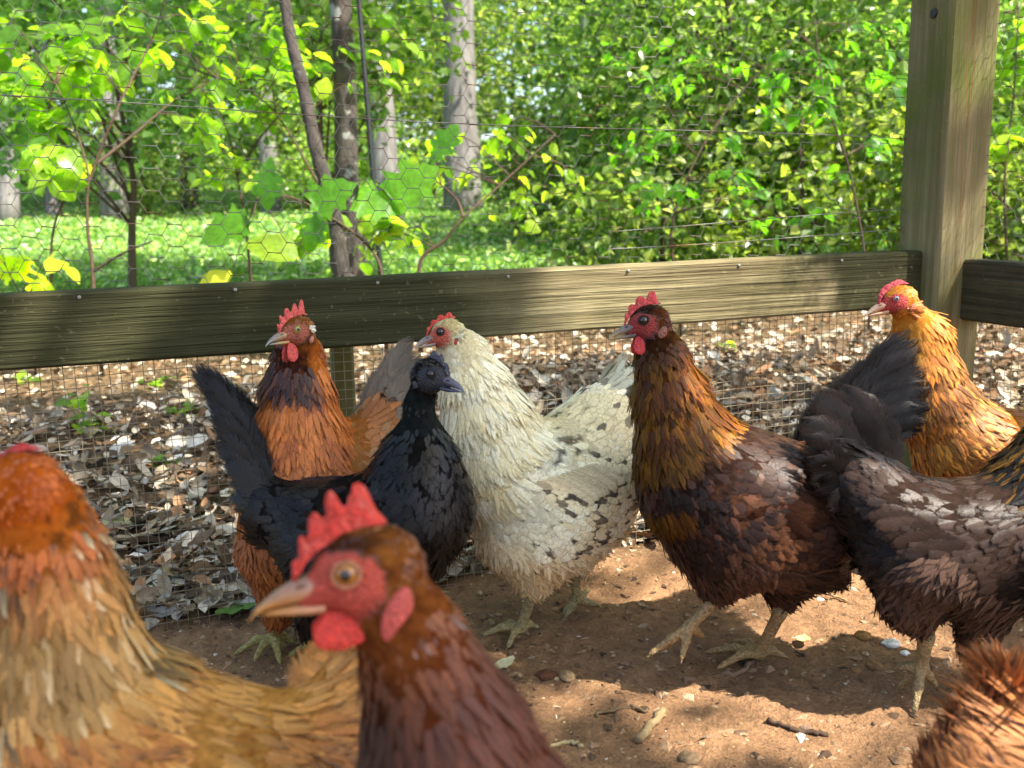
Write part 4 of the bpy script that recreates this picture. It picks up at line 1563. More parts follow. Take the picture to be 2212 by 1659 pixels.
hen9['legs'] = [std_leg((2180, 1170, 1.3), (2170, 1330), (-1, -.1, 0)), std_leg((2260, 1170, 1.3), (2270, 1320), (-1, -.1, 0))]
hen9['base'] = on_ground(2220, 1325)

# --- dark hen walking out of the frame on the right
def col_dark2(r, P, N, hl, rng):
    if r == 'tail':
        b = pal(P, rng, C_(14, 12, 11)); return b, b, C_(40, 28, 22)[None] * jit(len(P), rng)
    if r == 'neck':
        b = pal(P, rng, C_(26, 24, 24)); g = pal(P, rng, C_(150, 104, 36)); k = (rng.random(len(P)) < 0.5)[:, None]
        return b, b, np.where(k, g, b)
    if r == 'rump':
        b = pal(P, rng, C_(34, 27, 23), C_(22, 19, 17), sc=20); return b, b, b * 1.2
    if r in ('belly', 'thigh'):
        b = pal(P, rng, C_(88, 66, 54), C_(52, 40, 34), sc=22); return b, b, b * 1.2
    b = pal(P, rng, C_(56, 42, 35), C_(30, 25, 23), sc=20)
    return b, b * 0.9, b * 1.25


d = 0.985
hen8 = dict(seed=8, fmat=M_FEAD, skin=FACE, combc=RED, beak=(C_(96, 92, 92), C_(150, 140, 120)), eye=M_EYE_DARK, legc=C_(158, 136, 96), colour=col_dark2, cull=True,
    chain=[(2330, 900, d, 70, 'neck'), (2300, 980, d, 95, 'neck'), (2260, 1060, d, 120, 'neck'),
           (2200, 1150, d, 140, 'body'), (2080, 1170, d, 138, 'body'), (1960, 1140, d, 118, 'body'), (1880, 1070, 0.99, 92, 'rump'), (1830, 1010, 1.0, 66, 'rump')],
    head=dict(eye=(2390, 800, 0.95), yaw=5, pitch=-10, sgn=1, s=0.95),
    thighs=[((2020, 1230, 0.97, 95), (1995, 1325, 0.98, 34)), ((2130, 1260, 1.0, 92), (2110, 1385, 1.01, 38)), ((1960, 1230, 0.98, 80), (1950, 1290, 0.98, 50))],
    wings=[dict(a=(2180, 1120, 0.905), b=(1900, 1130, 0.93), h=75, t=0.011, out=(2040, 1060, 0.5))],
    tail=dict(bow=0.16, bs=-1, rise=34, f=[(1880, 1090, 1.0, 1778, 900, 1.0, .029), (1870, 1100, 0.995, 1755, 925, 0.995, .029), (1865, 1110, 0.99, 1745, 960, 0.985, .029), (1865, 1120, 0.985, 1745, 1010, 0.975, .029), (1865, 1130, 0.98, 1765, 1060, 0.97, .028), (1870, 1140, 0.975, 1800, 1110, 0.965, .027),
                           (1890, 1080, 1.01, 1815, 890, 1.01, .028), (1900, 1070, 1.01, 1850, 900, 1.015, .027), (1910, 1060, 1.015, 1880, 930, 1.02, .024)]),
    comb=dict(sp=[(.3, .4, .08), (.5, .5, .08), (.7, .7, .1)]), wattle=(2.0, .8, 1.6))
fA, fB = on_ground(1985, 1478) + ZUP * .012, on_ground(2110, 1500) + ZUP * .012
hen8['legs'] = [dict(top=W(1998, 1345, 0.98), hock=W(2000, 1378, 0.985), ankle=W(1990, 1440, 1.0), arch=0.0, toes=[on_ground(1975, 1545) + ZUP * .008, on_ground(1945, 1500) + ZUP * .01, W(2020, 1478, 1.02), W(1945, 1440, 1.01)], r=.007),
                dict(top=W(2112, 1400, 1.0), hock=W(2112, 1430, 1.01), ankle=fB, toes=toes_flat(fB, (1, -.3, 0)))]
hen8['base'] = np.array([fA[0], fA[1], gz(fA)])

# --- big buff hen in the left foreground, looking away
def col_buff2(r, P, N, hl, rng):
    n = len(P)
    if r == 'head':
        b = pal(P, rng, C_(196, 98, 28), C_(176, 82, 22), sc=90, s=.08); return b, b, b
    if r == 'neck':
        q = np.linalg.norm(hl, axis=1)
        t = sstep(3, 7.5, q)[:, None]
        b = pal(P, rng, C_(194, 104, 34), C_(176, 88, 28), sc=50) * (1 - t) + pal(P, rng, C_(190, 140, 74), C_(150, 112, 56), sc=45) * t
        k = ((rng.random(n) < 0.55) & (vnoise(P * 40, 12) > 0.45) & (q > 2.6))[:, None]
        c = np.where(k, C_(56, 36, 22), b)
        w_ = ((rng.random(n) < 0.15) & (vnoise(P * 34, 15) > 0.5) & (q > 3.2))[:, None]
        tip = np.where(w_, C_(230, 206, 160), np.where(k, b, b * 1.05))
        return c, tip, np.where(w_, C_(220, 186, 130), b * 1.1)
    b = pal(P, rng, C_(196, 136, 66), C_(176, 108, 46), sc=26)
    k = (rng.random(n) < 0.40)[:, None]
    t = np.where(k, C_(74, 50, 34), b)
    return b, t, b * 1.15


hen2 = dict(seed=2, fmat=M_FEA, skin=C_(190, 60, 50), combc=RED, beak=(C_(200, 150, 90), C_(180, 150, 110)), eye=M_EYE_ORANGE, legc=C_(170, 140, 70), colour=col_buff2, cull=True, res=0.004,
    chain=[(80, 1105, 0.50, 100, 'neck'), (105, 1190, 0.50, 116, 'neck'), (125, 1290, 0.505, 132, 'neck'), (140, 1440, 0.51, 172, 'neck'),
           (200, 1720, 0.52, 330, 'body'), (360, 1830, 0.53, 400, 'body'), (540, 1810, 0.54, 300, 'body'), (665, 1660, 0.55, 140, 'rump'), (735, 1480, 0.555, 80, 'rump')],
    head=dict(eye=(-30, 1050, 0.478), yaw=-22, pitch=-10, sgn=-1, s=0.92, fx=1.1, fz=1.0),
    comb=dict(bh=0.30, sp=[(.3, .15, .08), (.5, .18, .08), (.7, .2, .1)]),
    wings=[dict(a=(200, 1640, 0.43), b=(640, 1760, 0.44), h=200, t=0.012, n=0, out=(400, 1600, 0.1))],
    tail=dict(f=[(680, 1620, 0.55, 760, 1400, 0.555, .022), (690, 1620, 0.548, 790, 1430, 0.553, .022), (665, 1620, 0.552, 720, 1400, 0.558, .022), (700, 1630, 0.545, 800, 1490, 0.55, .022)]))
_f = dict(L=.026, W=.0032, d=120000, shape='hackle', lift=.14)
hen2['reg'] = {'neck': dict(L=.030, W=.0028, d=130000, lift=.18, j=1.6), 'back': _f, 'side': _f, 'breast': _f, 'wing': dict(L=.028, W=.0042, d=90000, shape='hackle'), 'rump': dict(L=.030, W=.003, d=110000, shape='hackle')}
hen2['legs'] = [dict(top=W(300, 2100, .53), hock=W(300, 2300, .53), ankle=np.array([*W(300, 2300, .55)[:2], 0.012]), toes=toes_flat(np.array([*W(300, 2300, .55)[:2], 0.0]), (-1, .3, 0))),
                dict(top=W(420, 2100, .57), hock=W(420, 2300, .57), ankle=np.array([*W(420, 2300, .59)[:2], 0.012]), toes=toes_flat(np.array([*W(420, 2300, .59)[:2], 0.0]), (-1, .3, 0)))]
hen2['base'] = np.array([*W(360, 2300, .57)[:2], 0.0])

# --- chestnut hen with the big red comb, in front
def col_chest(r, P, N, hl, rng):
    n = len(P)
    if r == 'head':
        b = pal(P, rng, C_(132, 78, 34), C_(102, 54, 25), sc=120, s=.1)
        br = (sstep(1.05, 1.25, hl[:, 2]) * sstep(2.0, 1.6, hl[:, 2]) * sstep(-1.2, 0.2, hl[:, 0]) * sstep(2.6, 2.0, hl[:, 0]))[:, None]
        b = b * (1 - 0.8 * br) + C_(50, 26, 20) * 0.8 * br
        return b, b * 1.1, b
    if r == 'neck':
        q = np.linalg.norm(hl, axis=1)
        t = sstep(2.0, 6.5, q)[:, None]
        a = pal(P, rng, C_(132, 74, 32), C_(102, 52, 24), sc=60)
        b2 = pal(P, rng, C_(74, 37, 20), C_(46, 26, 17), sc=40)
        side = sstep(-1.0, 2.2, -hl[:, 0])[:, None]                 # nape is redder
        b2 = b2 * (1 - 0.5 * side) + pal(P, rng, C_(112, 54, 25)) * 0.5 * side
        c = a * (1 - t) + b2 * t
        k = (rng.random(n) < 0.012)[:, None]
        tip = np.where(k, C_(150, 136, 130), c * 1.1)
        return c, tip, c * 1.12
    b = pal(P, rng, C_(96, 46, 26), C_(120, 58, 28), sc=30)
    return b, b * 1.1, b * 1.1


hen1 = dict(seed=11, fmat=M_FEA, skin=C_(192, 78, 60), combc=C_(220, 62, 46), beak=(C_(206, 150, 112), C_(196, 140, 74)), eye=M_EYE_ORANGE, er=0.53, lid=C_(190, 128, 92), legc=C_(170, 140, 70), colour=col_chest, cull=True, res=0.0036,
    chain=[(880, 1365, 0.43, 118, 'neck'), (915, 1460, 0.435, 142, 'neck'), (955, 1580, 0.44, 180, 'neck'), (985, 1740, 0.45, 240, 'neck'),
           (1010, 1960, 0.47, 350, 'body'), (1120, 2080, 0.50, 400, 'body'), (1300, 2050, 0.53, 330, 'body'), (1440, 1980, 0.56, 180, 'rump')],
    head=dict(eye=(750, 1240, 0.405), yaw=14, pitch=-8, sgn=-1, s=1.02, fx=2.0, fz=1.55),
    comb=dict(bh=1.15, a0=78, a1=88, sp=[(.07, .22, .05), (.22, .40, .06), (.38, .55, .065), (.55, .85, .07), (.78, .80, .125)], th=.38, wave=.12,
              curve=[(3.3, 0, .15), (2.5, 0, 1.0), (1.3, 0, 1.7), (0.0, 0, 2.0), (-1.0, 0, 1.95)]), wattle=(1.9, 1.35, 1.3), lobe=(1.15, 0.66, C_(196, 84, 72)))
hen1['reg'] = {'neck': dict(L=.028, W=.0024, d=140000, lift=.15), 'head': dict(L=.008, W=.0016, d=160000)}
hen1['legs'] = [dict(top=W(1080, 2350, .52), hock=W(1080, 2520, .53), ankle=np.array([*W(1060, 2520, .54)[:2], 0.012]), toes=toes_flat(np.array([*W(1060, 2520, .54)[:2], 0.0]), (-1, .1, 0))),
                dict(top=W(1150, 2350, .56), hock=W(1150, 2520, .57), ankle=np.array([*W(1150, 2500, .58)[:2], 0.012]), toes=toes_flat(np.array([*W(1150, 2500, .58)[:2], 0.0]), (-1, .1, 0)))]
hen1['base'] = np.array([*W(1100, 2500, .56)[:2], 0.0])

# --- hen of which only the raised brown tail shows, bottom right
def col_corner(r, P, N, hl, rng):
    b = pal(P, rng, C_(186, 118, 62), C_(150, 84, 42), sc=30)
    k = (rng.random(len(P)) < 0.10)[:, None]
    b = np.where(k, C_(90, 52, 32), b)
    return b, b * 1.15, b * 1.2


hen10 = dict(seed=10, fmat=M_FEA, skin=FACE, combc=RED, beak=(C_(190, 150, 100), C_(180, 150, 110)), eye=M_EYE_ORANGE, legc=C_(170, 140, 70), colour=col_corner, cull=False, res=0.006,
    chain=[(2720, 1560, 0.62, 120, 'neck'), (2700, 1700, 0.61, 170, 'neck'), (2640, 1880, 0.60, 260, 'body'), (2480, 1960, 0.59, 330, 'body'), (2310, 1900, 0.59, 270, 'body'), (2190, 1750, 0.60, 170, 'rump'), (2200, 1580, 0.61, 90, 'rump')],
    head=dict(eye=(2790, 1430, 0.60), yaw=0, pitch=-5, sgn=1, s=1.0),
    reg={'rump': dict(L=.060, W=.0020, d=170000, lift=.02, bend=.02, shape='hackle', j=.28), 'back': dict(L=.05, W=.003, d=110000, lift=.07, bend=.05, shape='hackle', j=.7), 'side': dict(L=.05, W=.003, d=110000, lift=.07, bend=.05, shape='hackle', j=.7)},
    tail=dict(bow=0.10, bs=-1, n=(0, 0, .4), f=[(2160, 1760, 0.61, 2235, 1385, 0.63, .0075), (2150, 1760, 0.6, 2190, 1420, 0.62, .0075), (2130, 1760, 0.6, 2130, 1480, 0.62, .007), (2110, 1760, 0.6, 2075, 1545, 0.61, .007), (2200, 1760, 0.615, 2290, 1375, 0.635, .0075)]),
    comb=dict(sp=[(.3, .4, .08), (.5, .5, .08), (.7, .7, .1)]))
hen10['legs'] = [dict(top=W(2450, 2250, .6), hock=W(2450, 2330, .61), ankle=np.array([*W(2450, 2330, .62)[:2], 0.012]), toes=toes_flat(np.array([*W(2450, 2330, .62)[:2], 0.0]), (1, .3, 0)))]
hen10['base'] = np.array([*W(2450, 2330, .62)[:2], 0.0])

HENS = [('hen', 'chestnut hen in the foreground with tall red comb and orange eye', hen1),
        ('hen', 'orange buff hen at the left edge with its face turned away', hen2),
        ('hen', 'rust brown hen with hanging red wattles, standing behind the black pullet', hen3),
        ('hen', 'glossy black pullet with dark comb and raised black tail', hen4),
        ('hen', 'cream white hen with dark brown flecks on its wing', hen5),
        ('hen', 'dark brown hen with golden streaked neck, one foot lifted', hen6),
        ('hen', 'dark hen walking out of frame, black tail towards the camera, head unseen', hen8),
        ('hen', 'golden buff hen with pale beak standing next to the corner post', hen9),
        ('hen', 'brown hen in the bottom right corner, only its shaggy rear showing', hen10)]
for n_, l_, s_ in HENS:
    make_hen(n_, l_, s_)

# ------------------------------------------------------------------ foliage
def leaf_cloud(g, P, N, T, L, Wd, C, fold=0.25, droop=0.2):
    """many small six-cornered leaves folded along the midrib"""
    n = len(P)
    B = np.cross(N, T)
    def at(u, v, z): return P + T * (L * u)[:, None] + B * (Wd * v)[:, None] + N * (z * L)[:, None]
    o = np.zeros(n)
    one = np.ones(n)
    vs = [at(o, o, 0 * o), at(.32 * one, one, (fold * .30) * one), at(.68 * one, .72 * one, (fold * .2 - droop * .4) * one), at(one, o, -droop * one),
          at(.68 * one, -.72 * one, (fold * .2 - droop * .4) * one), at(.32 * one, -one, (fold * .30) * one)]
    V = np.stack(vs, 1).reshape(-1, 3)
    b = np.arange(n)[:, None] * 6
    Q = np.concatenate([b + np.array([[0, 1, 2, 3]]), b + np.array([[0, 3, 4, 5]])])
    uv = np.tile(np.array([[0, 0, 0], [1, .32, 0], [.72, .68, 0], [0, 1, 0], [-.72, .68, 0], [-1, .32, 0]], float), (n, 1))
    g.add(V, Q, None, np.repeat(C, 6, 0), uv)


def rand_frame(n, rng, up=0.7, spread=0.6, bias=(0, 0, 0)):
    N = nrm(np.array([0, 0, up]) + np.array(bias) + rng.normal(0, spread, (n, 3)))
    T = rng.normal(0, 1, (n, 3)); T[:, 2] -= 0.35
    T = nrm(T - N * np.einsum('ij,ij->i', T, N)[:, None])
    return N, T


GREENS = [C_(106, 138, 70), C_(136, 166, 84), C_(84, 116, 62), C_(172, 194, 120)]


def leaf_cols(n, rng, pal_=GREENS, w=None, s=0.18):
    c = np.array(pal_)[rng.choice(len(pal_), n, p=w)]
    return c * np.clip(rng.normal(1, s, (n, 1)), .5, 1.6)


def crown_points(c, r, n, rng, nsub=40, sub=0.30, hollow=0.55):
    """leaf positions gathered in clumps through a crown, thinner in the middle"""
    d = nrm(rng.normal(0, 1, (nsub, 3)))
    rad = rng.uniform(hollow, 1.0, nsub) ** 0.7
    cc = np.asarray(c) + d * rad[:, None] * np.asarray(r)
    k = rng.integers(0, nsub, n)
    P = cc[k] + rng.normal(0, 1, (n, 3)) * np.asarray(r) * sub * rng.uniform(.5, 1.1, (nsub, 1))[k]
    return P, cc


def woody(name, label, base, top_h, crown_c, crown_r, nleaf, leaf, rng, trunk_r=0.03, bark=None, pal_=GREENS, w=None, group=None, cat='shrub', nsub=40, sub=.30, limbs=9, spread=.6, hollow=.5):
    root = thing(name, label, cat, tuple(base), group)
    base = np.asarray(base, float)
    P, cc = crown_points(crown_c, crown_r, nleaf, rng, nsub, sub, hollow)
    P[:, 2] = np.maximum(P[:, 2], ground_z(P[:, 0], P[:, 1], False) + 0.03)
    N, T = rand_frame(nleaf, rng, .8, spread)
    g = Geo()
    L = leaf * rng.uniform(.6, 1.25, nleaf)
    leaf_cloud(g, P, N, T, L, L * rng.uniform(.28, .42, nleaf), leaf_cols(nleaf, rng, pal_, w) * rng.uniform(.50, 1.2) * np.array([rng.uniform(.9, 1.15), 1, rng.uniform(.75, 1.2)]))
    link('crown', g.mesh('crown', M_LEAF_FAR, False, base), root)
    g = Geo()
    top = np.array([crown_c[0], crown_c[1], base[2] + top_h])
    mid = (base + top) / 2 + rng.normal(0, 0.05 * top_h, 3) * np.array([1, 1, 0])
    tr = spline([base - ZUP * .1, base + (mid - base) * .5, mid, top], 14)
    g.tube(tr, np.linspace(trunk_r, trunk_r * .35, 14), 9, C_(84, 70, 56))
    for q in rng.choice(len(cc), min(limbs, len(cc)), replace=False):
        s0 = tr[rng.integers(4, 12)]
        m = (s0 + cc[q]) / 2 + np.array([0, 0, .05 * top_h])
        g.tube(spline([s0, m, cc[q]], 8), np.linspace(trunk_r * .4, trunk_r * .12, 8), 5, C_(84, 70, 56))
    link('trunk', g.mesh('trunk', bark or M_TWIG, True, base), root)
    return root


def gpt(x, y):
    return np.array([x, y, float(ground_z(np.array([x]), np.array([y]), False)[0])])


rngv = np.random.default_rng(21)
# --- understory bushes and saplings behind the lawn, right hand side dense
bush = [  # x, y, height, rx, rz, leaves, leaf length, description
    (1.15, 5.2, 1.9, .75, .85, 5200, .075, 'loose bush of broad leaves closest behind the fence middle'),
    (2.25, 5.0, 2.2, .85, 1.0, 6200, .075, 'broad leafy bush growing just left of the corner post'),
    (3.6, 6.2, 2.6, 1.1, 1.2, 5200, .085, 'leafy bush seen right of the corner post'),
    (0.5, 9.3, 1.25, .8, .6, 4200, .07, 'low rounded bush beside the fallen log'),
    (1.8, 8.0, 2.8, 1.3, 1.3, 7600, .085, 'dense sunlit bush behind the lawn on the right'),
    (3.4, 9.0, 3.4, 1.5, 1.6, 7600, .09, 'tall dense bush in the row behind, right of centre'),
    (1.6, 13.5, 3.6, 1.5, 1.7, 6800, .10, 'tall pale green thicket between the two pale trunks'),
    (-2.4, 14.6, 3.2, 1.5, 1.5, 5200, .10, 'shaded thicket behind the dark tree trunk'),
    (2.9, 12.5, 4.4, 2.0, 2.1, 6800, .11, 'tall sapling crown filling the upper right background'),
    (5.4, 10.0, 4.0, 1.8, 1.9, 5200, .11, 'tall bush at the far right edge of the woods'),
    (5.0, 14.0, 5.2, 2.3, 2.5, 5200, .12, 'large leafy sapling far back on the right'),
    (-2.8, 13.6, 1.5, 1.3, .65, 4200, .09, 'low dark bush along the far edge of the lawn'),
    (-5.2, 14.0, 1.7, 1.5, .8, 4200, .09, 'low bush at the far left end of the lawn'),
    (-1.2, 15.5, 4.6, 2.2, 2.1, 5200, .12, 'backlit sapling crown behind the sapling trunk'),
    (-4.2, 17.0, 5.2, 2.5, 2.4, 5200, .13, 'backlit sapling crown behind the left lawn'),
    (-2.15, 5.4, 1.75, .95, .55, 2000, .095, 'lime backlit sapling over the lawn behind the left shrub'),
    (-1.05, 5.8, 1.95, .80, .6, 1700, .095, 'lime backlit sapling between the left shrub and the leaning sapling'),
    (0.75, 4.75, .75, .55, .42, 1500, .075, 'low undergrowth plant behind the rail, left of the dark hen comb'),
    (1.35, 4.45, .85, .55, .48, 1600, .075, 'low undergrowth plant behind the rail above the dark hen'),
    (1.95, 4.2, .9, .55, .50, 1600, .075, 'low undergrowth plant close to the corner post, left side'),
    (2.6, 4.6, 1.0, .6, .55, 1600, .075, 'low undergrowth plant seen right of the corner post'),
    (-7.6, 16.0, 5.0, 2.4, 2.3, 4600, .13, 'tall bush at the far left edge of the woods'),
]
for (x, y, hgt, rx, rz, nl, ll, lb) in bush:
    b = gpt(x, y)
    woody('bush' if hgt < 3 else 'sapling', lb, b, hgt * .8, (x, y, b[2] + hgt - rz * .95), (rx, rx * .8, rz), int(nl * 1.4), ll * .76, rngv, .02 + .012 * hgt / 3, w=(.3, .35, .2, .15),
          group='bushes and saplings at the edge of the woods', nsub=46, sub=.24, cat='bush' if hgt < 3 else 'sapling')
# --- far wood behind everything, reads as one mass
g = Geo()
for q in range(32):
    x, y = rngv.uniform(-24, 24), rngv.uniform(19, 34)
    b = gpt(x, y)
    n = 1250
    P, cc = crown_points((x, y, b[2] + rngv.uniform(1.5, 9)), (3.0, 2.4, 3.2), n, rngv, 30, .22, .4)
    N, T = rand_frame(n, rngv, .8, .6)
    L = rngv.uniform(.2, .42, n)
    leaf_cloud(g, P, N, T, L, L * .42, leaf_cols(n, rngv, GREENS, (.35, .25, .3, .1)))
link('distant_wood', g.mesh('distant_wood', M_LEAF_FAR, False), None, 'mass of green foliage of the distant wood beyond the saplings', 'wood', kind='stuff')

# --- tree trunks that can be told apart
def trunk_tree(label, xy0, xy1, dep, wD, bark, crown=True, nm='tree'):
    """trunk seen from xy0 (foot) to xy1 (top of frame)"""
    f = W(xy0[0], xy0[1], dep)
    f[2] = gz(f)
    t = W(xy1[0], xy1[1], dep * 1.0)
    up = (t - f) / max(.1, (t - f)[2])
    r = wD * dep / FD / 2
    root = thing(nm, label, 'tree', tuple(f), 'tree trunks beyond the run')
    H = 11.0 if r > .1 else 5.0
    zs = np.linspace(-.15, H, 26)
    pts = f + up * zs[:, None] + rngv.normal(0, r * .08, (26, 3))
    rad = r * (1 - .45 * zs / H) * (1 + .22 * np.exp(-np.maximum(zs, 0) / (3 * r)))
    g = Geo(); g.tube(pts, rad, 18)
    link('trunk', g.mesh('trunk', bark, True, f), root)
    if crown:
        n = 2600
        P, cc = crown_points(f + up * (H * .92), (2.4, 2.2, 1.9), n, rngv, 34, .22, .4)
        N, T = rand_frame(n, rngv, .8, .5)
        L = rngv.uniform(.12, .26, n)
        g = Geo(); leaf_cloud(g, P, N, T, L, L * .4, leaf_cols(n, rngv))
        link('crown', g.mesh('crown', M_LEAF_FAR, False, f), root)
    return root


trunk_tree('thick pale grey tree trunk right of centre, rising out of the bushes', (1000, 470), (988, 0), 12.0, 74, M_BARK_PALE)
trunk_tree('pale grey tree trunk just right of the thin black stake', (838, 440), (808, 0), 11.0, 58, M_BARK_PALE)
trunk_tree('broad grey trunk standing at the far edge of the lawn', (244, 425), (222, 0), 13.0, 52, M_BARK_PALE)
trunk_tree('pale slim trunk left of the broad grey one', (112, 425), (88, 0), 13.5, 30, M_BARK_PALE)
trunk_tree('grey trunk cut by the left edge of the view', (10, 410), (8, 0), 12.5, 44, M_BARK_PALE)
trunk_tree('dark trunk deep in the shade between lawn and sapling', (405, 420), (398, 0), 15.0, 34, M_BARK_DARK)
trunk_tree('brown trunk half hidden behind backlit leaves', (585, 430), (552, 0), 13.0, 40, M_BARK_PALE)
trunk_tree('slim pale trunk behind the corner post', (2150, 500), (2142, 0), 7.5, 24, M_BARK_PALE)
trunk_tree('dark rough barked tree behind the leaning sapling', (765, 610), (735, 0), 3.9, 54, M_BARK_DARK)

# leaning sapling close to the fence
sapl = thing('sapling', 'slender leaning sapling with lichen spotted bark just behind the fence', 'sapling', tuple(gpt(*W(742, 640, 3.15)[:2])))
g = Geo()
sap_path = [W(742, 700, 3.15), W(738, 600, 3.15), W(728, 500, 3.15), W(705, 400, 3.15), W(682, 320, 3.15), W(655, 190, 3.15), W(632, 100, 3.15), W(615, 0, 3.15), W(600, -160, 3.15), W(590, -400, 3.15)]
sap_path[0][2] = gz(sap_path[0]) - .05
sp_pts = spline(sap_path, 60)
g.tube(sp_pts, np.interp(np.linspace(0, 1, 60), [0, .25, .7, 1], [.028, .026, .020, .014]) * (1 + .06 * np.sin(np.arange(60) * 1.7)), 12)
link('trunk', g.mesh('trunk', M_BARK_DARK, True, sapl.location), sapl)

# fallen log at the end of the lawn
lp = [W(1020, 478, 11.5), W(1150, 484, 11.3), W(1300, 488, 11.0), W(1460, 500, 10.6)]
log = thing('fallen_log', 'grey fallen log lying at the far end of the lawn', 'log', tuple(lp[1]))
g = Geo(); g.tube(spline(lp, 30), np.linspace(.10, .07, 30) * (1 + .1 * rngv.normal(0, 1, 30)), 12)
link('bark', g.mesh('bark', M_BARK_PALE, True, log.location), log)
g = Geo(); g.tube([W(1240, 486, 11.0), W(1260, 474, 10.9), W(1275, 462, 10.9)], [.04, .03, .02], 7)
link('branch_stub', g.mesh('branch_stub', M_BARK_PALE, True, log.location), log)

# --- near shrubs, every leaf an object of its own
def leaf_mesh(name, col, wide=.40, fold=.22, droop=.28, wavy=.03, seed=0):
    r = np.random.default_rng(seed)
    nu, vv = 9, np.linspace(-1, 1, 5)
    u = np.linspace(0, 1, nu)
    w = wide * np.sin(math.pi * np.clip(u, .02, .985) ** .85) ** .8
    V = np.zeros((nu, 5, 3))
    V[..., 0] = u[:, None]
    V[..., 1] = w[:, None] * vv[None]
    V[..., 2] = fold * np.abs(V[..., 1]) - droop * u[:, None] ** 2 + wavy * r.normal(0, 1, (nu, 5)) * np.abs(vv)
    uv = np.zeros((nu, 5, 3)); uv[..., 0] = vv; uv[..., 1] = u[:, None]
    i = (np.arange(nu - 1)[:, None] * 5 + np.arange(4)[None]).ravel()
    Q = np.stack([i, i + 5, i + 6, i + 1], -1)
    return mesh_np(name, V.reshape(-1, 3), Q, True, np.tile(col, (nu * 5, 1)), uv.reshape(-1, 3), M_LEAF_NEAR)


def lobed_mesh(name, col, seed=0, kind='maple'):
    """a lobed leaf cut to outline, length 1 along X"""
    r = np.random.default_rng(seed)
    if kind == 'maple':
        half = [(0, 0), (.10, .16), (.06, .34), (.20, .32), (.24, .50), (.36, .36), (.44, .26), (.52, .40), (.62, .46), (.66, .30), (.74, .22), (.82, .20), (.88, .10), (1.0, 0)]
    else:
        half = [(0, 0), (.12, .05), (.24, .16), (.30, .10), (.40, .24), (.50, .30), (.52, .16), (.62, .28), (.74, .26), (.76, .14), (.88, .14), (1.0, 0)]
    h = np.array(half)
    h[1:-1] += r.normal(0, .012, (len(h) - 2, 2))
    n = len(h)
    ribs = np.stack([h[:, 0], 0 * h[:, 0], -.22 * h[:, 0] ** 2], -1)
    def edge(sg):
        e = np.zeros((n, 3)); e[:, 0] = h[:, 0]; e[:, 1] = sg * h[:, 1]; e[:, 2] = .16 * h[:, 1] - .22 * h[:, 0] ** 2 + r.normal(0, .012, n)
        return e
    V = np.concatenate([ribs, edge(1), edge(-1)])
    i = np.arange(n - 1)
    Q = np.concatenate([np.stack([i, i + 1, n + i + 1, n + i], -1), np.stack([i, 2 * n + i, 2 * n + i + 1, i + 1], -1)])
    uv = np.zeros((3 * n, 3)); uv[:, 1] = np.tile(h[:, 0], 3); uv[n:2 * n, 0] = 1; uv[2 * n:, 0] = -1
    return mesh_np(name, V, Q, True, np.tile(col, (3 * n, 1)), uv, M_LEAF_NEAR)


LEAFS = [leaf_mesh('leaf', C_(*c), wd, .2, dr, .02, i) for i, (c, wd, dr) in enumerate([((104, 140, 44), .34, .25), ((126, 158, 52), .40, .35), ((86, 122, 42), .36, .15), ((150, 176, 62), .38, .3), ((112, 148, 48), .31, .4)])]
LONGS = [leaf_mesh('leaf', C_(*c), .24, .2, dr, .02, 9 + i) for i, (c, dr) in enumerate([((74, 124, 34), .3), ((92, 142, 40), .5), ((64, 110, 34), .2)])]
LOBED = [lobed_mesh('leaf', C_(*c), i, kd) for i, (c, kd) in enumerate([((84, 134, 34), 'maple'), ((74, 124, 34), 'oak'), ((96, 148, 38), 'maple')])]
YELL = [leaf_mesh('leaf', C_(176, 196, 60), .42, .2, .25, .02, 31), leaf_mesh('leaf', C_(190, 200, 66), .36, .2, .35, .02, 32)]


def place_leaf(me, p, N, T, L, parent):
    o = bpy.data.objects.new('leaf', me)
    COL.objects.link(o)
    o.parent = parent
    B = np.cross(N, T)
    q = p - np.array(parent.location)
    m = Matrix.Identity(4)
    for r in range(3):
        m[r][0], m[r][1], m[r][2], m[r][3] = T[r] * L, B[r] * L, N[r] * L, q[r]
    o.matrix_local = m
    return o


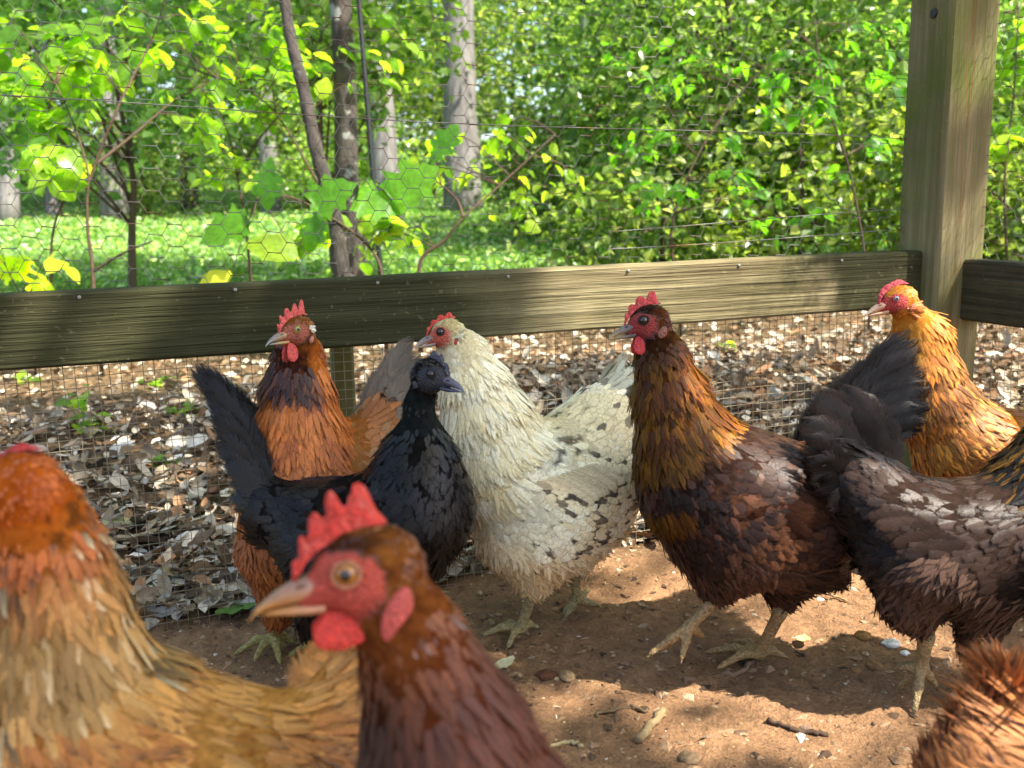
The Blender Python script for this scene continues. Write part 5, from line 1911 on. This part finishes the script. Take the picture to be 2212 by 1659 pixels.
def near_shrub(name, label, stems, boxes, rng, single=None, r0=.006, stemc=C_(74, 58, 46), group=None, cat='shrub', ds=1.0):
    stems = [[(x, y, d * ds) for (x, y, d) in st] for st in stems]
    boxes = [(a, b, c, e, d0 * ds, d1 * ds, n, ll * ds, me) for (a, b, c, e, d0, d1, n, ll, me) in boxes]
    single = [(x, y, d * ds, an, ti, L * ds, me) for (x, y, d, an, ti, L, me) in (single or [])]
    r0 = r0 * ds ** .5
    base = W(*stems[0][0]); base = np.array([base[0], base[1], gz(base)])
    root = thing(name, label, cat, tuple(base), group)
    g = Geo()
    nodes = []
    for si, st in enumerate(stems):
        pts = spline([W(*q) for q in st], 26)
        if si == 0 or st[0][1] > 590:
            f = pts[0].copy(); f[2] = gz(f) - .03
            pts = np.vstack([f, pts])
        g.tube(pts, np.linspace(r0 if si == 0 else r0 * .8, r0 * .3, len(pts)), 7, stemc * rng.uniform(.7, 1.3))
        nodes.append(pts[len(pts) // 3:])
    nodes = np.concatenate(nodes)
    for (x0, x1, y0, y1, d0, d1, n, ll, meshes) in boxes:
        left = n
        while left > 0:
            c = W(rng.uniform(x0, x1), rng.uniform(y0, y1), rng.uniform(d0, d1))
            dist = np.linalg.norm(nodes - c, axis=1) + .3 * np.maximum(0, nodes[:, 2] - c[2])
            s0 = nodes[dist.argmin()]
            mid = (s0 + c) / 2 + np.array([0, 0, .12 * np.linalg.norm(c - s0)]) + rng.normal(0, .015, 3)
            tw = spline([s0, mid, c], 10)
            g.tube(tw, np.linspace(r0 * .35, r0 * .15, 10), 5, stemc * rng.uniform(.8, 1.6))
            k = min(left, int(rng.integers(5, 10)))
            dirn = nrm(tw[-1] - tw[-3])
            for q in range(k):
                f = 1 - .55 * q / k
                p = tw[int(round(f * 9))] + rng.normal(0, .012, 3)
                sd = nrm(np.cross(dirn, ZUP)) * (1 if q % 2 else -1)
                T = nrm(dirn * rng.uniform(.2, .9) + sd * rng.uniform(.4, 1.1) + np.array([0, 0, -.25]) + rng.normal(0, .25, 3))
                N = nrm(np.array([0, 0, .75]) - _F * .25 + rng.normal(0, .38, 3))
                N = nrm(N - T * (N @ T))
                place_leaf(meshes[rng.integers(len(meshes))], p, N, T, ll * rng.uniform(.65, 1.25), root)
            left -= k
    for (x, y, dpt, ang, tilt, L, me) in (single or []):
        p = W(x, y, dpt)
        a = math.radians(ang)
        T = nrm(math.cos(a) * CR + math.sin(a) * CU - .15 * _F)
        N = nrm(-_F * math.cos(math.radians(tilt)) + CU * math.sin(math.radians(tilt)))
        N = nrm(N - T * (N @ T))
        place_leaf(me, p, N, T, L, root)
        s0 = nodes[np.linalg.norm(nodes - p, axis=1).argmin()]
        g.tube(spline([s0, (s0 + p) / 2 + ZUP * .01, p], 8), np.linspace(r0 * .3, r0 * .15, 8), 5, stemc)
    link('stem', g.mesh('stem', M_TWIG, True, root.location), root)
    return root


rs = np.random.default_rng(5)
near_shrub('shrub', 'twiggy backlit shrub of oval leaves over the lawn, left side', [
    [(203, 640, 2.1), (198, 560, 2.1), (190, 500, 2.1), (188, 430, 2.1), (190, 370, 2.1), (160, 270, 2.15), (120, 180, 2.2)],
    [(190, 400, 2.1), (215, 330, 2.1), (260, 220, 2.1), (330, 80, 2.2), (360, -20, 2.2)],
    [(200, 360, 2.1), (290, 290, 2.2), (380, 215, 2.3), (470, 170, 2.4)],
    [(110, 640, 2.2), (112, 520, 2.2), (135, 440, 2.2), (180, 390, 2.15)],
    [(205, 585, 2.1), (260, 550, 2.1), (330, 520, 2.1)]],
    [(-30, 330, 30, 210, 2.0, 2.6, 120, .056, LEAFS), (-40, 150, 190, 410, 1.9, 2.4, 70, .058, LEAFS), (150, 520, 60, 330, 2.2, 2.9, 110, .052, LEAFS)], rs, ds=1.5)
near_shrub('shrub', 'backlit leafy shrub spreading around the leaning sapling', [
    [(545, 640, 2.9), (530, 480, 2.9), (512, 380, 2.9), (490, 280, 2.9), (440, 200, 2.9)],
    [(512, 380, 2.9), (560, 300, 2.9), (640, 200, 3.0), (700, 60, 3.0)],
    [(690, 400, 2.7), (600, 250, 2.8), (520, 180, 2.8)]],
    [(380, 640, -10, 180, 2.6, 3.3, 120, .054, LEAFS), (560, 900, -10, 210, 2.6, 3.3, 110, .054, LEAFS), (430, 620, 200, 420, 2.6, 3.2, 70, .046, LEAFS)], rs,
    single=[(695, 215, 2.5, 80, 25, .06, YELL[0])], ds=1.32)
near_shrub('shrub', 'low shrub with large lobed leaves hanging in front of the dark trunk', [
    [(905, 640, 1.75), (910, 560, 1.75), (960, 520, 1.75), (1000, 470, 1.75), (1080, 400, 1.8), (1200, 290, 1.85)],
    [(830, 640, 1.7), (815, 560, 1.7), (760, 500, 1.7), (640, 430, 1.65), (560, 420, 1.6)],
    [(1000, 470, 1.75), (985, 430, 1.75), (930, 380, 1.7)]],
    [(600, 1000, 470, 590, 1.6, 2.1, 80, .036, LEAFS), (760, 1100, 250, 430, 1.7, 2.4, 60, .036, LEAFS), (1000, 1260, 380, 560, 1.9, 2.6, 40, .032, LEAFS)], rs,
    single=[(585, 335, 1.55, -95, 20, .09, LOBED[1]), (545, 480, 1.5, 195, 35, .09, LOBED[0]), (670, 455, 1.55, 35, 20, .088, LOBED[0]), (700, 440, 1.55, -110, 25, .085, LOBED[1]),
            (840, 440, 1.6, 40, 15, .105, LOBED[2]), (930, 360, 1.65, 60, 20, .088, LOBED[1]), (760, 430, 1.6, -10, 30, .09, LOBED[2]), (640, 560, 1.5, 150, 45, .085, LEAFS[1]), (500, 590, 1.5, 210, 45, .08, YELL[1])], ds=1.85)
near_shrub('shrub', 'tall thin shrub with long drooping leaves left of the corner post', [
    [(1470, 640, 2.9), (1450, 500, 2.9), (1500, 350, 2.9), (1600, 200, 3.0), (1750, 50, 3.0)],
    [(1880, 640, 2.7), (1860, 500, 2.7), (1830, 350, 2.7), (1780, 200, 2.7), (1760, 40, 2.8)]],
    [(1280, 1600, 80, 420, 2.6, 3.6, 110, .055, LONGS), (1600, 1950, 20, 380, 2.4, 3.4, 120, .058, LONGS), (1380, 1900, 380, 520, 2.6, 3.4, 65, .045, LONGS)], rs, ds=1.2)
near_shrub('shrub', 'yellow green sprig showing just over the rail at the left edge', [
    [(60, 660, 1.7), (70, 620, 1.7), (90, 570, 1.7)], [(60, 660, 1.7), (30, 610, 1.7), (10, 570, 1.7)]],
    [(-20, 170, 545, 620, 1.6, 1.9, 46, .04, YELL)], rs, r0=.003, ds=1.9)
near_shrub('shrub', 'leafy saplings to the right behind the corner post', [
    [(2180, 640, 3.2), (2170, 400, 3.2), (2190, 200, 3.2), (2200, 20, 3.2)]],
    [(2130, 2300, 0, 420, 3.0, 4.2, 90, .085, LEAFS)], rs, ds=1.15)

# thin black stake and wooden stake outside the fence
stake = thing('garden_stake', 'thin black metal stake leaning among the leaves', 'stake', tuple(gpt(*W(825, 640, 3.2)[:2])))
g = Geo()
a, b = W(826, 640, 3.2), W(775, 0, 3.15)
dr = nrm(b - a)
a = a + dr * ((gz(a) - .06 - a[2]) / dr[2])
g.tube(np.array([a + (b + dr * .4 - a) * t for t in np.linspace(0, 1, 20)]), .0085, 8, C_(22, 26, 24))
link('rod', g.mesh('rod', m_vcol('stake_paint', .5, .4, 200, .2), True, stake.location), stake)
for zz in (.25, .45, .65, .85):
    q = a + dr * zz
    g = Geo()
    g.tube([q + E * .024, q + E * .008 + ZUP * .012, q], [.0026, .003, .0034], 6, C_(22, 26, 24))
    link('hook', g.mesh('hook', M_TWIG, True, stake.location), stake)
wsk = thing('wooden_stake', 'short mossy wooden stake standing outside the wire below the rail', 'stake', tuple(gpt(*W(745, 890, 1.36)[:2])))
pz = np.array(wsk.location)
beam('timber', pz - ZUP * .1, pz + ZUP * .40, NF, .030, .030, M_POST, wsk, .004, .002, 14)

# ------------------------------------------------------------------ lawn, leaf litter, crumbs
rl = np.random.default_rng(77)
n = 42000
ly = 2.6 + 13.5 * rl.random(n) ** 1.4
lx = rl.uniform(-1, 1, n) * (ly * .62 + .5)
p = np.stack([lx, ly, ground_z(lx, ly, False)], -1)
s_, o_ = fence_sd(p)
ok = (o_ + .9 * (vnoise(p * 1.3, 11) - .5) < -2.9) & (vnoise(p * 2.2, 40) + rl.normal(0, .1, n) > .30)
p = p[ok]; n = len(p)
p[:, 2] += rl.uniform(.01, .05, n)
N, T = rand_frame(n, rl, .9, .45)
L = rl.uniform(.02, .05, n) * (1 + .05 * p[:, 1])
g = Geo()
leaf_cloud(g, p, N, T, L, L * .42, leaf_cols(n, rl, [C_(126, 160, 98), C_(108, 144, 86), C_(158, 188, 120), C_(190, 206, 166)]))
n = 18000
ly = 2.6 + 12 * rl.random(n) ** 1.5
lx = rl.uniform(-1, 1, n) * (ly * .62 + .5)
q = np.stack([lx, ly, ground_z(lx, ly, False)], -1)
s_, o_ = fence_sd(q)
q = q[o_ + .9 * (vnoise(q * 1.3, 11) - .5) < -3.0]; n = len(q)
Tb = nrm(np.array([0, 0, 1.0]) + rl.normal(0, .35, (n, 3)))
Nb = nrm(np.cross(Tb, rl.normal(0, 1, (n, 3))))
Lb = rl.uniform(.05, .11, n)
leaf_cloud(g, q, Nb, Tb, Lb, np.full(n, .0035), leaf_cols(n, rl, [C_(96, 140, 54), C_(120, 156, 64)]), 0, .2)
link('grass', g.mesh('grass', M_LEAF_FAR, False), None, 'sunlit grass and ground ivy of the lawn', 'grass', kind='stuff')

LIT = [C_(178, 166, 146), C_(150, 132, 108), C_(208, 200, 186), C_(104, 84, 62), C_(140, 106, 76), C_(84, 70, 54)]
n = 32000
r_ = rl.random(n)
so = -(.06 + 4.6 * r_ ** 1.5)
ss = rl.uniform(-2.2 - .8 * np.abs(so), 3.2 + 1.0 * np.abs(so))
p = FO + np.outer(ss, E) + np.outer(so, NF)
p[:, 2] = ground_z(p[:, 0], p[:, 1])
ok = (p[:, 1] < 4.6 + 1.2 * (vnoise(p * 1.5, 50) - .5)) | (p[:, 0] > 1.2)
p = p[ok]; n = len(p)
p[:, 2] += rl.uniform(.002, .022, n)
N, T = rand_frame(n, rl, 1.0, .38)
L = rl.uniform(.010, .034, n) * np.where(rl.random(n) < .12, 1.5, 1)
g = Geo()
leaf_cloud(g, p, N, T, L, L * rl.uniform(.22, .45, n), leaf_cols(n, rl, LIT, (.28, .28, .05, .15, .14, .10), .2), .5, -.15)
n = 8000
so = -(.055 + 1.5 * rl.random(n) ** 1.3)
ss = rl.uniform(-.9 - .5 * np.abs(so), 1.7 + .8 * np.abs(so))
p = FO + np.outer(ss, E) + np.outer(so, NF)
p[:, 2] = ground_z(p[:, 0], p[:, 1]) + rl.uniform(.004, .026, n)
N, T = rand_frame(n, rl, 1.0, .42)
L = rl.uniform(.016, .046, n)
cl = leaf_cols(n, rl, LIT, (.28, .28, .05, .15, .14, .10), .2)
feathers(g, p, N, T, L, L * rl.uniform(.18, .36, n), cl, cl * rl.uniform(.7, 1.2, (n, 1)), cl * rl.uniform(.8, 1.1, (n, 1)), rl.normal(0, .25, n), rl.normal(.1, .3, n), 'round', rl, camber=-.5)
link('leaf_litter', g.mesh('leaf_litter', M_DEAD, False), None, 'dry brown and grey leaf litter covering the ground outside the wire', 'leaf litter', kind='stuff')

# bigger dead leaves by the wire, each a thing
def dead_leaf(x, y, L, ang, c, label, seed, oak=False, inside=False):
    pp = on_ground(x, y)
    r = np.random.default_rng(seed)
    nu = 10
    u = np.linspace(0, 1, nu); vv = np.linspace(-1, 1, 5)
    w = .34 * np.sin(math.pi * np.clip(u, .03, .98) ** .9) ** .7
    if oak: w = w * (1 + .28 * np.sin(u * 22))
    V = np.zeros((nu, 5, 3))
    V[..., 0] = u[:, None] - .5
    V[..., 1] = w[:, None] * vv
    V[..., 2] = .10 + .45 * V[..., 1] ** 2 + .25 * (u[:, None] - .5) ** 2 + r.normal(0, .025, (nu, 5)) * np.abs(vv)
    i = (np.arange(nu - 1)[:, None] * 5 + np.arange(4)[None]).ravel()
    me = mesh_np('dead_leaf', V.reshape(-1, 3), np.stack([i, i + 5, i + 6, i + 1], -1), True, np.tile(c, (nu * 5, 1)) * r.uniform(.85, 1.1, (nu * 5, 1)), None, M_DEAD)
    o = link('dead_leaf', me, None, label, 'leaf', 'fallen leaves')
    o.location = pp + ZUP * .006
    o.scale = (L, L, L)
    o.rotation_euler = (r.normal(0, .25), r.normal(0, .25), math.radians(ang))


dead_leaf(395, 1290, .10, 60, C_(206, 196, 176), 'large pale curled oak leaf against the wire left of the red hen', 1, True)
dead_leaf(330, 1180, .11, 10, C_(170, 164, 140), 'broad grey dead leaf just above the pale curled one', 2)
dead_leaf(255, 1150, .08, 120, C_(150, 150, 110), 'mossy grey dead leaf beside the buff hen neck', 3)
dead_leaf(470, 1310, .07, -40, C_(196, 180, 150), 'tan dead leaf standing on edge at the foot of the wire', 4)
dead_leaf(520, 1335, .06, 20, C_(90, 120, 50), 'fallen leaf still partly green by the red hen foot', 5)
dead_leaf(1735, 1395, .026, 70, C_(200, 186, 120), 'small yellowish leaf on the dirt behind the dark hen leg', 6)
dead_leaf(1090, 1450, .03, 30, C_(214, 204, 160), 'pale leaf scrap on the dirt next to the foreground neck', 7)
dead_leaf(260, 985, .07, 40, C_(200, 196, 186), 'whitish dead leaf lying in the litter right of the buff head', 8)

# weeds outside the wire
def weed(x, y, h, n, label, seed):
    r = np.random.default_rng(seed)
    pp = on_ground(x, y)
    root = thing('weed', label, 'plant', tuple(pp), 'green weeds growing in the litter')
    g = Geo()
    for q in range(3):
        top = pp + np.array([r.normal(0, .02), r.normal(0, .02), h * r.uniform(.5, 1)])
        pts = spline([pp, (pp + top) / 2 + r.normal(0, .006, 3), top], 8)
        g.tube(pts, np.linspace(.0015, .0008, 8), 5, C_(90, 120, 50))
        for k in range(n // 3):
            T = nrm(np.array([r.normal(), r.normal(), .1])); N = nrm(np.array([0, 0, 1]) - _F * .4 + r.normal(0, .3, 3)); N = nrm(N - T * (N @ T))
            place_leaf(LEAFS[r.integers(5)], pts[int(r.integers(3, 8))], N, T, r.uniform(.02, .045), root)
    link('stem', g.mesh('stem', M_TWIG, True, root.location), root)


weed(185, 950, .16, 12, 'tallest green weed in the litter at the left', 1)
weed(215, 935, .05, 9, 'small weed at the foot of the tallest one', 2)
weed(400, 905, .05, 12, 'weed left of the black tail tip', 3)
weed(370, 1010, .03, 6, 'tiny bright seedling below the black tail tip', 4)
weed(705, 870, .07, 12, 'weed right of the red hen neck by the wooden stake', 5)
weed(340, 840, .04, 9, 'weed just under the rail, left of the red hen', 6)
weed(60, 830, .04, 9, 'weed just under the rail at the left edge', 7)
weed(1560, 760, .05, 9, 'weed under the rail right of the golden neck', 8)

# sticks and droppings on the dirt
def stick(pts, r, c, label, kinks=.002, seed=0, cat='stick'):
    rr = np.random.default_rng(seed)
    P = np.array([on_ground(*q) + ZUP * r * .8 for q in pts])
    S = spline(P, 16) + rr.normal(0, kinks, (16, 3)) * np.array([1, 1, .4])
    root = link('stick', None, None) if False else None
    g = Geo(); g.tube(S, r * (1 + .12 * rr.normal(0, 1, 16)), 8, c)
    o = link('stick', g.mesh('stick', M_TWIG, True, S[0]), None, label, cat, 'sticks lying on the dirt')
    o.location = S[0]


stick([(1380, 1608), (1405, 1575), (1432, 1540)], .0045, C_(150, 128, 92), 'thick short stick lying on the dirt right of the foreground neck', .0008, 1)
stick([(1480, 1478), (1530, 1468), (1600, 1455), (1625, 1430)], .003, C_(120, 96, 76), 'crooked twig below the lifted foot of the dark hen', .002, 2)
stick([(1280, 1545), (1360, 1530), (1400, 1540)], .0018, C_(110, 92, 66), 'thin twig crossing above the thick short stick', .002, 3)
stick([(1660, 1560), (1720, 1580), (1790, 1590)], .0026, C_(70, 54, 42), 'dark bent twig on the sunny dirt near the corner tail', .0015, 4)
stick([(1830, 1300), (1790, 1285), (1745, 1278)], .0016, C_(160, 130, 96), 'straw coloured stalk on sunny dirt behind the dark hen', .001, 5)
stick([(170, 1025), (250, 970), (300, 930)], .004, C_(120, 108, 92), 'grey stick in the litter above the buff hen head', .002, 6)
stick([(300, 1265), (380, 1260), (450, 1258)], .007, C_(120, 122, 100), 'grey fallen branch piece behind the wire at the left', .001, 7)
stick([(1180, 1620), (1230, 1605), (1260, 1615)], .002, C_(170, 150, 110), 'pale wood splinter at the bottom beside the foreground neck', .001, 8)


def lump(x, y, r, c, label, seed, cat='clod', grp='clods and droppings on the dirt', nm='clod'):
    rr = np.random.default_rng(seed)
    pp = on_ground(x, y)
    v = SPH_V * np.array([1, .8, .6])
    v = v * (1 + .35 * (vnoise(SPH_V * 2.2 + seed * 7, seed)[:, None] - .5) + .2 * (vnoise(SPH_V * 6 + seed, 3)[:, None] - .5))
    cc = np.tile(c, (len(v), 1)) * (.7 + .6 * vnoise(SPH_V * 4 + seed, 8)[:, None])
    o = link(nm, mesh_np(nm, v * r, SPH_Q, True, cc, None, M_STONE), None, label, cat, grp)
    o.location = pp + ZUP * r * .1
    o.scale = (1, 1, .75)
    o.rotation_euler = (0, 0, rr.uniform(0, 6))


lump(1180, 1460, .012, C_(96, 62, 44), 'dark reddish clod on the dirt left of the crooked twig', 1)
lump(1225, 1462, .012, C_(136, 112, 82), 'pale clod touching the dark reddish one', 2)
lump(1390, 1535, .007, C_(74, 60, 46), 'dark clod at the end of the thick short stick', 3)
lump(1425, 1545, .007, C_(130, 112, 86), 'tan pebble right of the dark clod by the stick', 4)
lump(1865, 1375, .011, C_(150, 112, 66), 'ochre clod on the sunny dirt between the two dark hens', 5)
lump(1925, 1392, .011, C_(226, 222, 214), 'white dropping on the sunny dirt by the right hen leg', 6)
lump(1955, 1412, .006, C_(232, 228, 222), 'small white dropping right of the larger one', 7)
lump(1890, 1440, .010, C_(140, 104, 70), 'rounded brown clod below the white droppings', 8)
lump(1850, 1450, .006, C_(150, 110, 74), 'small brown clod left of the rounded one', 9)
lump(1490, 1640, .011, C_(126, 104, 78), 'flat tan stone at the bottom edge of the view', 10)
lump(1740, 1575, .007, C_(120, 96, 80), 'grey brown pebble by the dark bent twig', 11)
lump(1160, 1490, .005, C_(120, 92, 66), 'small tan crumb under the reddish clod', 12)

n = 9500
px_ = rl.uniform(-.55, 1.05, n); py_ = rl.uniform(.55, 1.65, n)
p = np.stack([px_, py_, ground_z(px_, py_)], -1)
s_, o_ = fence_sd(p)
kk = (o_ > -.05) & (rl.random(n) < .35 + .65 * (vnoise(p * 9, 60) > .5) + .9 * (o_ < .12))
p = p[kk]; n = len(p)
octv = np.array([[1, 0, 0], [0, 1, 0], [-1, 0, 0], [0, -1, 0], [0, 0, .8], [0, 0, -.5]])
octf = np.array([[0, 1, 4], [1, 2, 4], [2, 3, 4], [3, 0, 4], [1, 0, 5], [2, 1, 5], [3, 2, 5], [0, 3, 5]])
sz = np.clip(rl.lognormal(-6.25, .55, n), .0008, .006)
an = rl.uniform(0, 6.3, n)
v = octv[None] * sz[:, None, None] * rl.uniform(.5, 1.5, (n, 6, 1))
el = rl.uniform(1, 2.4, n)[:, None]
vx = v[..., 0] * el; vy = v[..., 1]
V = np.stack([vx * np.cos(an)[:, None] - vy * np.sin(an)[:, None], vx * np.sin(an)[:, None] + vy * np.cos(an)[:, None], v[..., 2] * .7], -1) + p[:, None]
T3 = (np.arange(n)[:, None, None] * 6 + octf[None]).reshape(-1, 3)
cc = np.repeat(leaf_cols(n, rl, [C_(146, 118, 90), C_(112, 88, 66), C_(166, 142, 112), C_(80, 62, 48), C_(190, 178, 158)], (.38, .28, .16, .14, .04), .2), 6, 0)
link('dirt_crumbs', mesh_np('dirt_crumbs', V.reshape(-1, 3), T3, False, cc, None, M_STONE), None, 'crumbs of earth and grit scattered over the run floor', 'crumbs', kind='stuff')

# ------------------------------------------------------------------ unseen tree added to shade the run
ro = np.random.default_rng(90)
tb = gpt(0.9, -4.2)
oak = thing('unseen_shade_tree', 'unseen tree added behind the camera, its crown shaped to shade the run', 'tree', tuple(tb))
g = Geo()
tp = spline([tb - ZUP * .2, tb + np.array([.1, .2, 2.0]), tb + np.array([.3, .7, 4.2]), tb + np.array([.2, .8, 6.5])], 20)
g.tube(tp, np.linspace(.22, .10, 20), 16)
# gaps cut in the added boughs to let sun onto chosen spots, with radius
GAPS = [(FP(q, .0, RAIL_TOP - .04), .05) for q in (.66, .72, .78, .84, .90, .96, 1.02)]
GAPS += [(PC + ZUP * z, .05) for z in (.45, .7)]
GAPS += [(W(x, y, d), r) for (x, y, d, r) in (
    (1740, 960, 1.04, .10), (1900, 850, 1.06, .08), (1800, 1160, 1.03, .09), (1660, 980, 1.0, .08), (1280, 1130, 1.12, .045), (1190, 950, 1.1, .06), (1040, 880, 1.08, .045),
    (1890, 1010, .97, .09), (2040, 1060, .95, .10), (2150, 1110, .94, .09), (1950, 1280, .96, .05), (1960, 670, 1.24, .08), (2020, 790, 1.25, .09), (2120, 940, 1.25, .12), (2180, 1480, .62, .05))]
GAPS += [(on_ground(x, y), r) for (x, y, r) in (
    (1420, 1225, .09), (1570, 1250, .08), (1520, 1490, .05), (1640, 1515, .08), (1760, 1530, .09), (1890, 1490, .09), (1860, 1390, .08), (1700, 1610, .06), (1940, 1640, .05), (430, 1030, .05), (1230, 1180, .03), (1330, 1420, .03))]
n = 7000
tx, ty, tt = ro.uniform(-2.0, .95, n), ro.uniform(-.35, 2.7, n), ro.uniform(3.7, 5.3, n)
P = np.stack([tx, ty, np.full(n, .2)], -1) + SUN_DIR * tt[:, None]
clump = vnoise(P * np.array([2.2, 2.2, 1.4]), 71)
ok = clump + ro.normal(0, .12, n) > .30
for (q, r) in GAPS:
    d_ = P - q
    al = d_ @ SUN_DIR
    ok &= np.linalg.norm(d_ - al[:, None] * SUN_DIR, axis=1) > r + .02
P = P[ok]
for (q, r, m_) in ((W(655, 900, 1.08), .12, 260), (W(1310, 890, 1.18), .07, 130), (W(860, 1260, .42), .06, 120), (FP(.40, 0, RAIL_TOP - .04), .07, 90), (FP(.52, 0, RAIL_TOP - .04), .05, 60), (W(660, 1080, 1.1), .12, 220), (W(850, 900, 1.12), .08, 120), (W(150, 1200, .5), .10, 220), (W(860, 1400, .43), .10, 240), (W(800, 1120, 1.0), .13, 240)):  # extra leaves added sunward of these spots to keep them shaded
    P = np.vstack([P, q + SUN_DIR * ro.uniform(3.9, 5.0, (m_, 1)) + ro.normal(0, r * .55, (m_, 3)) * np.array([1, 1, .3])])
n = len(P)
gl = Geo()
N, T = rand_frame(n, ro, .9, .4)
L = ro.uniform(.06, .12, n)
leaf_cloud(gl, P, N, T, L, L * .42, leaf_cols(n, ro))
for q in ro.choice(n, 16, replace=False):
    s0 = tp[ro.integers(10, 17)]
    g.tube(spline([s0, (s0 + P[q]) / 2 + ZUP * .35, P[q]], 14), np.linspace(.035, .008, 14), 7)
P, cc = crown_points(tp[-1] + np.array([0, -.8, .9]), (2.0, 1.8, 1.5), 4000, ro, 40, .22, .4)
N, T = rand_frame(4000, ro, .9, .4)
L = ro.uniform(.09, .18, 4000)
leaf_cloud(gl, P, N, T, L, L * .42, leaf_cols(4000, ro))
link('trunk', g.mesh('trunk', M_BARK_DARK, True, tb), oak)
link('crown', gl.mesh('crown', M_LEAF_FAR, False, tb), oak)
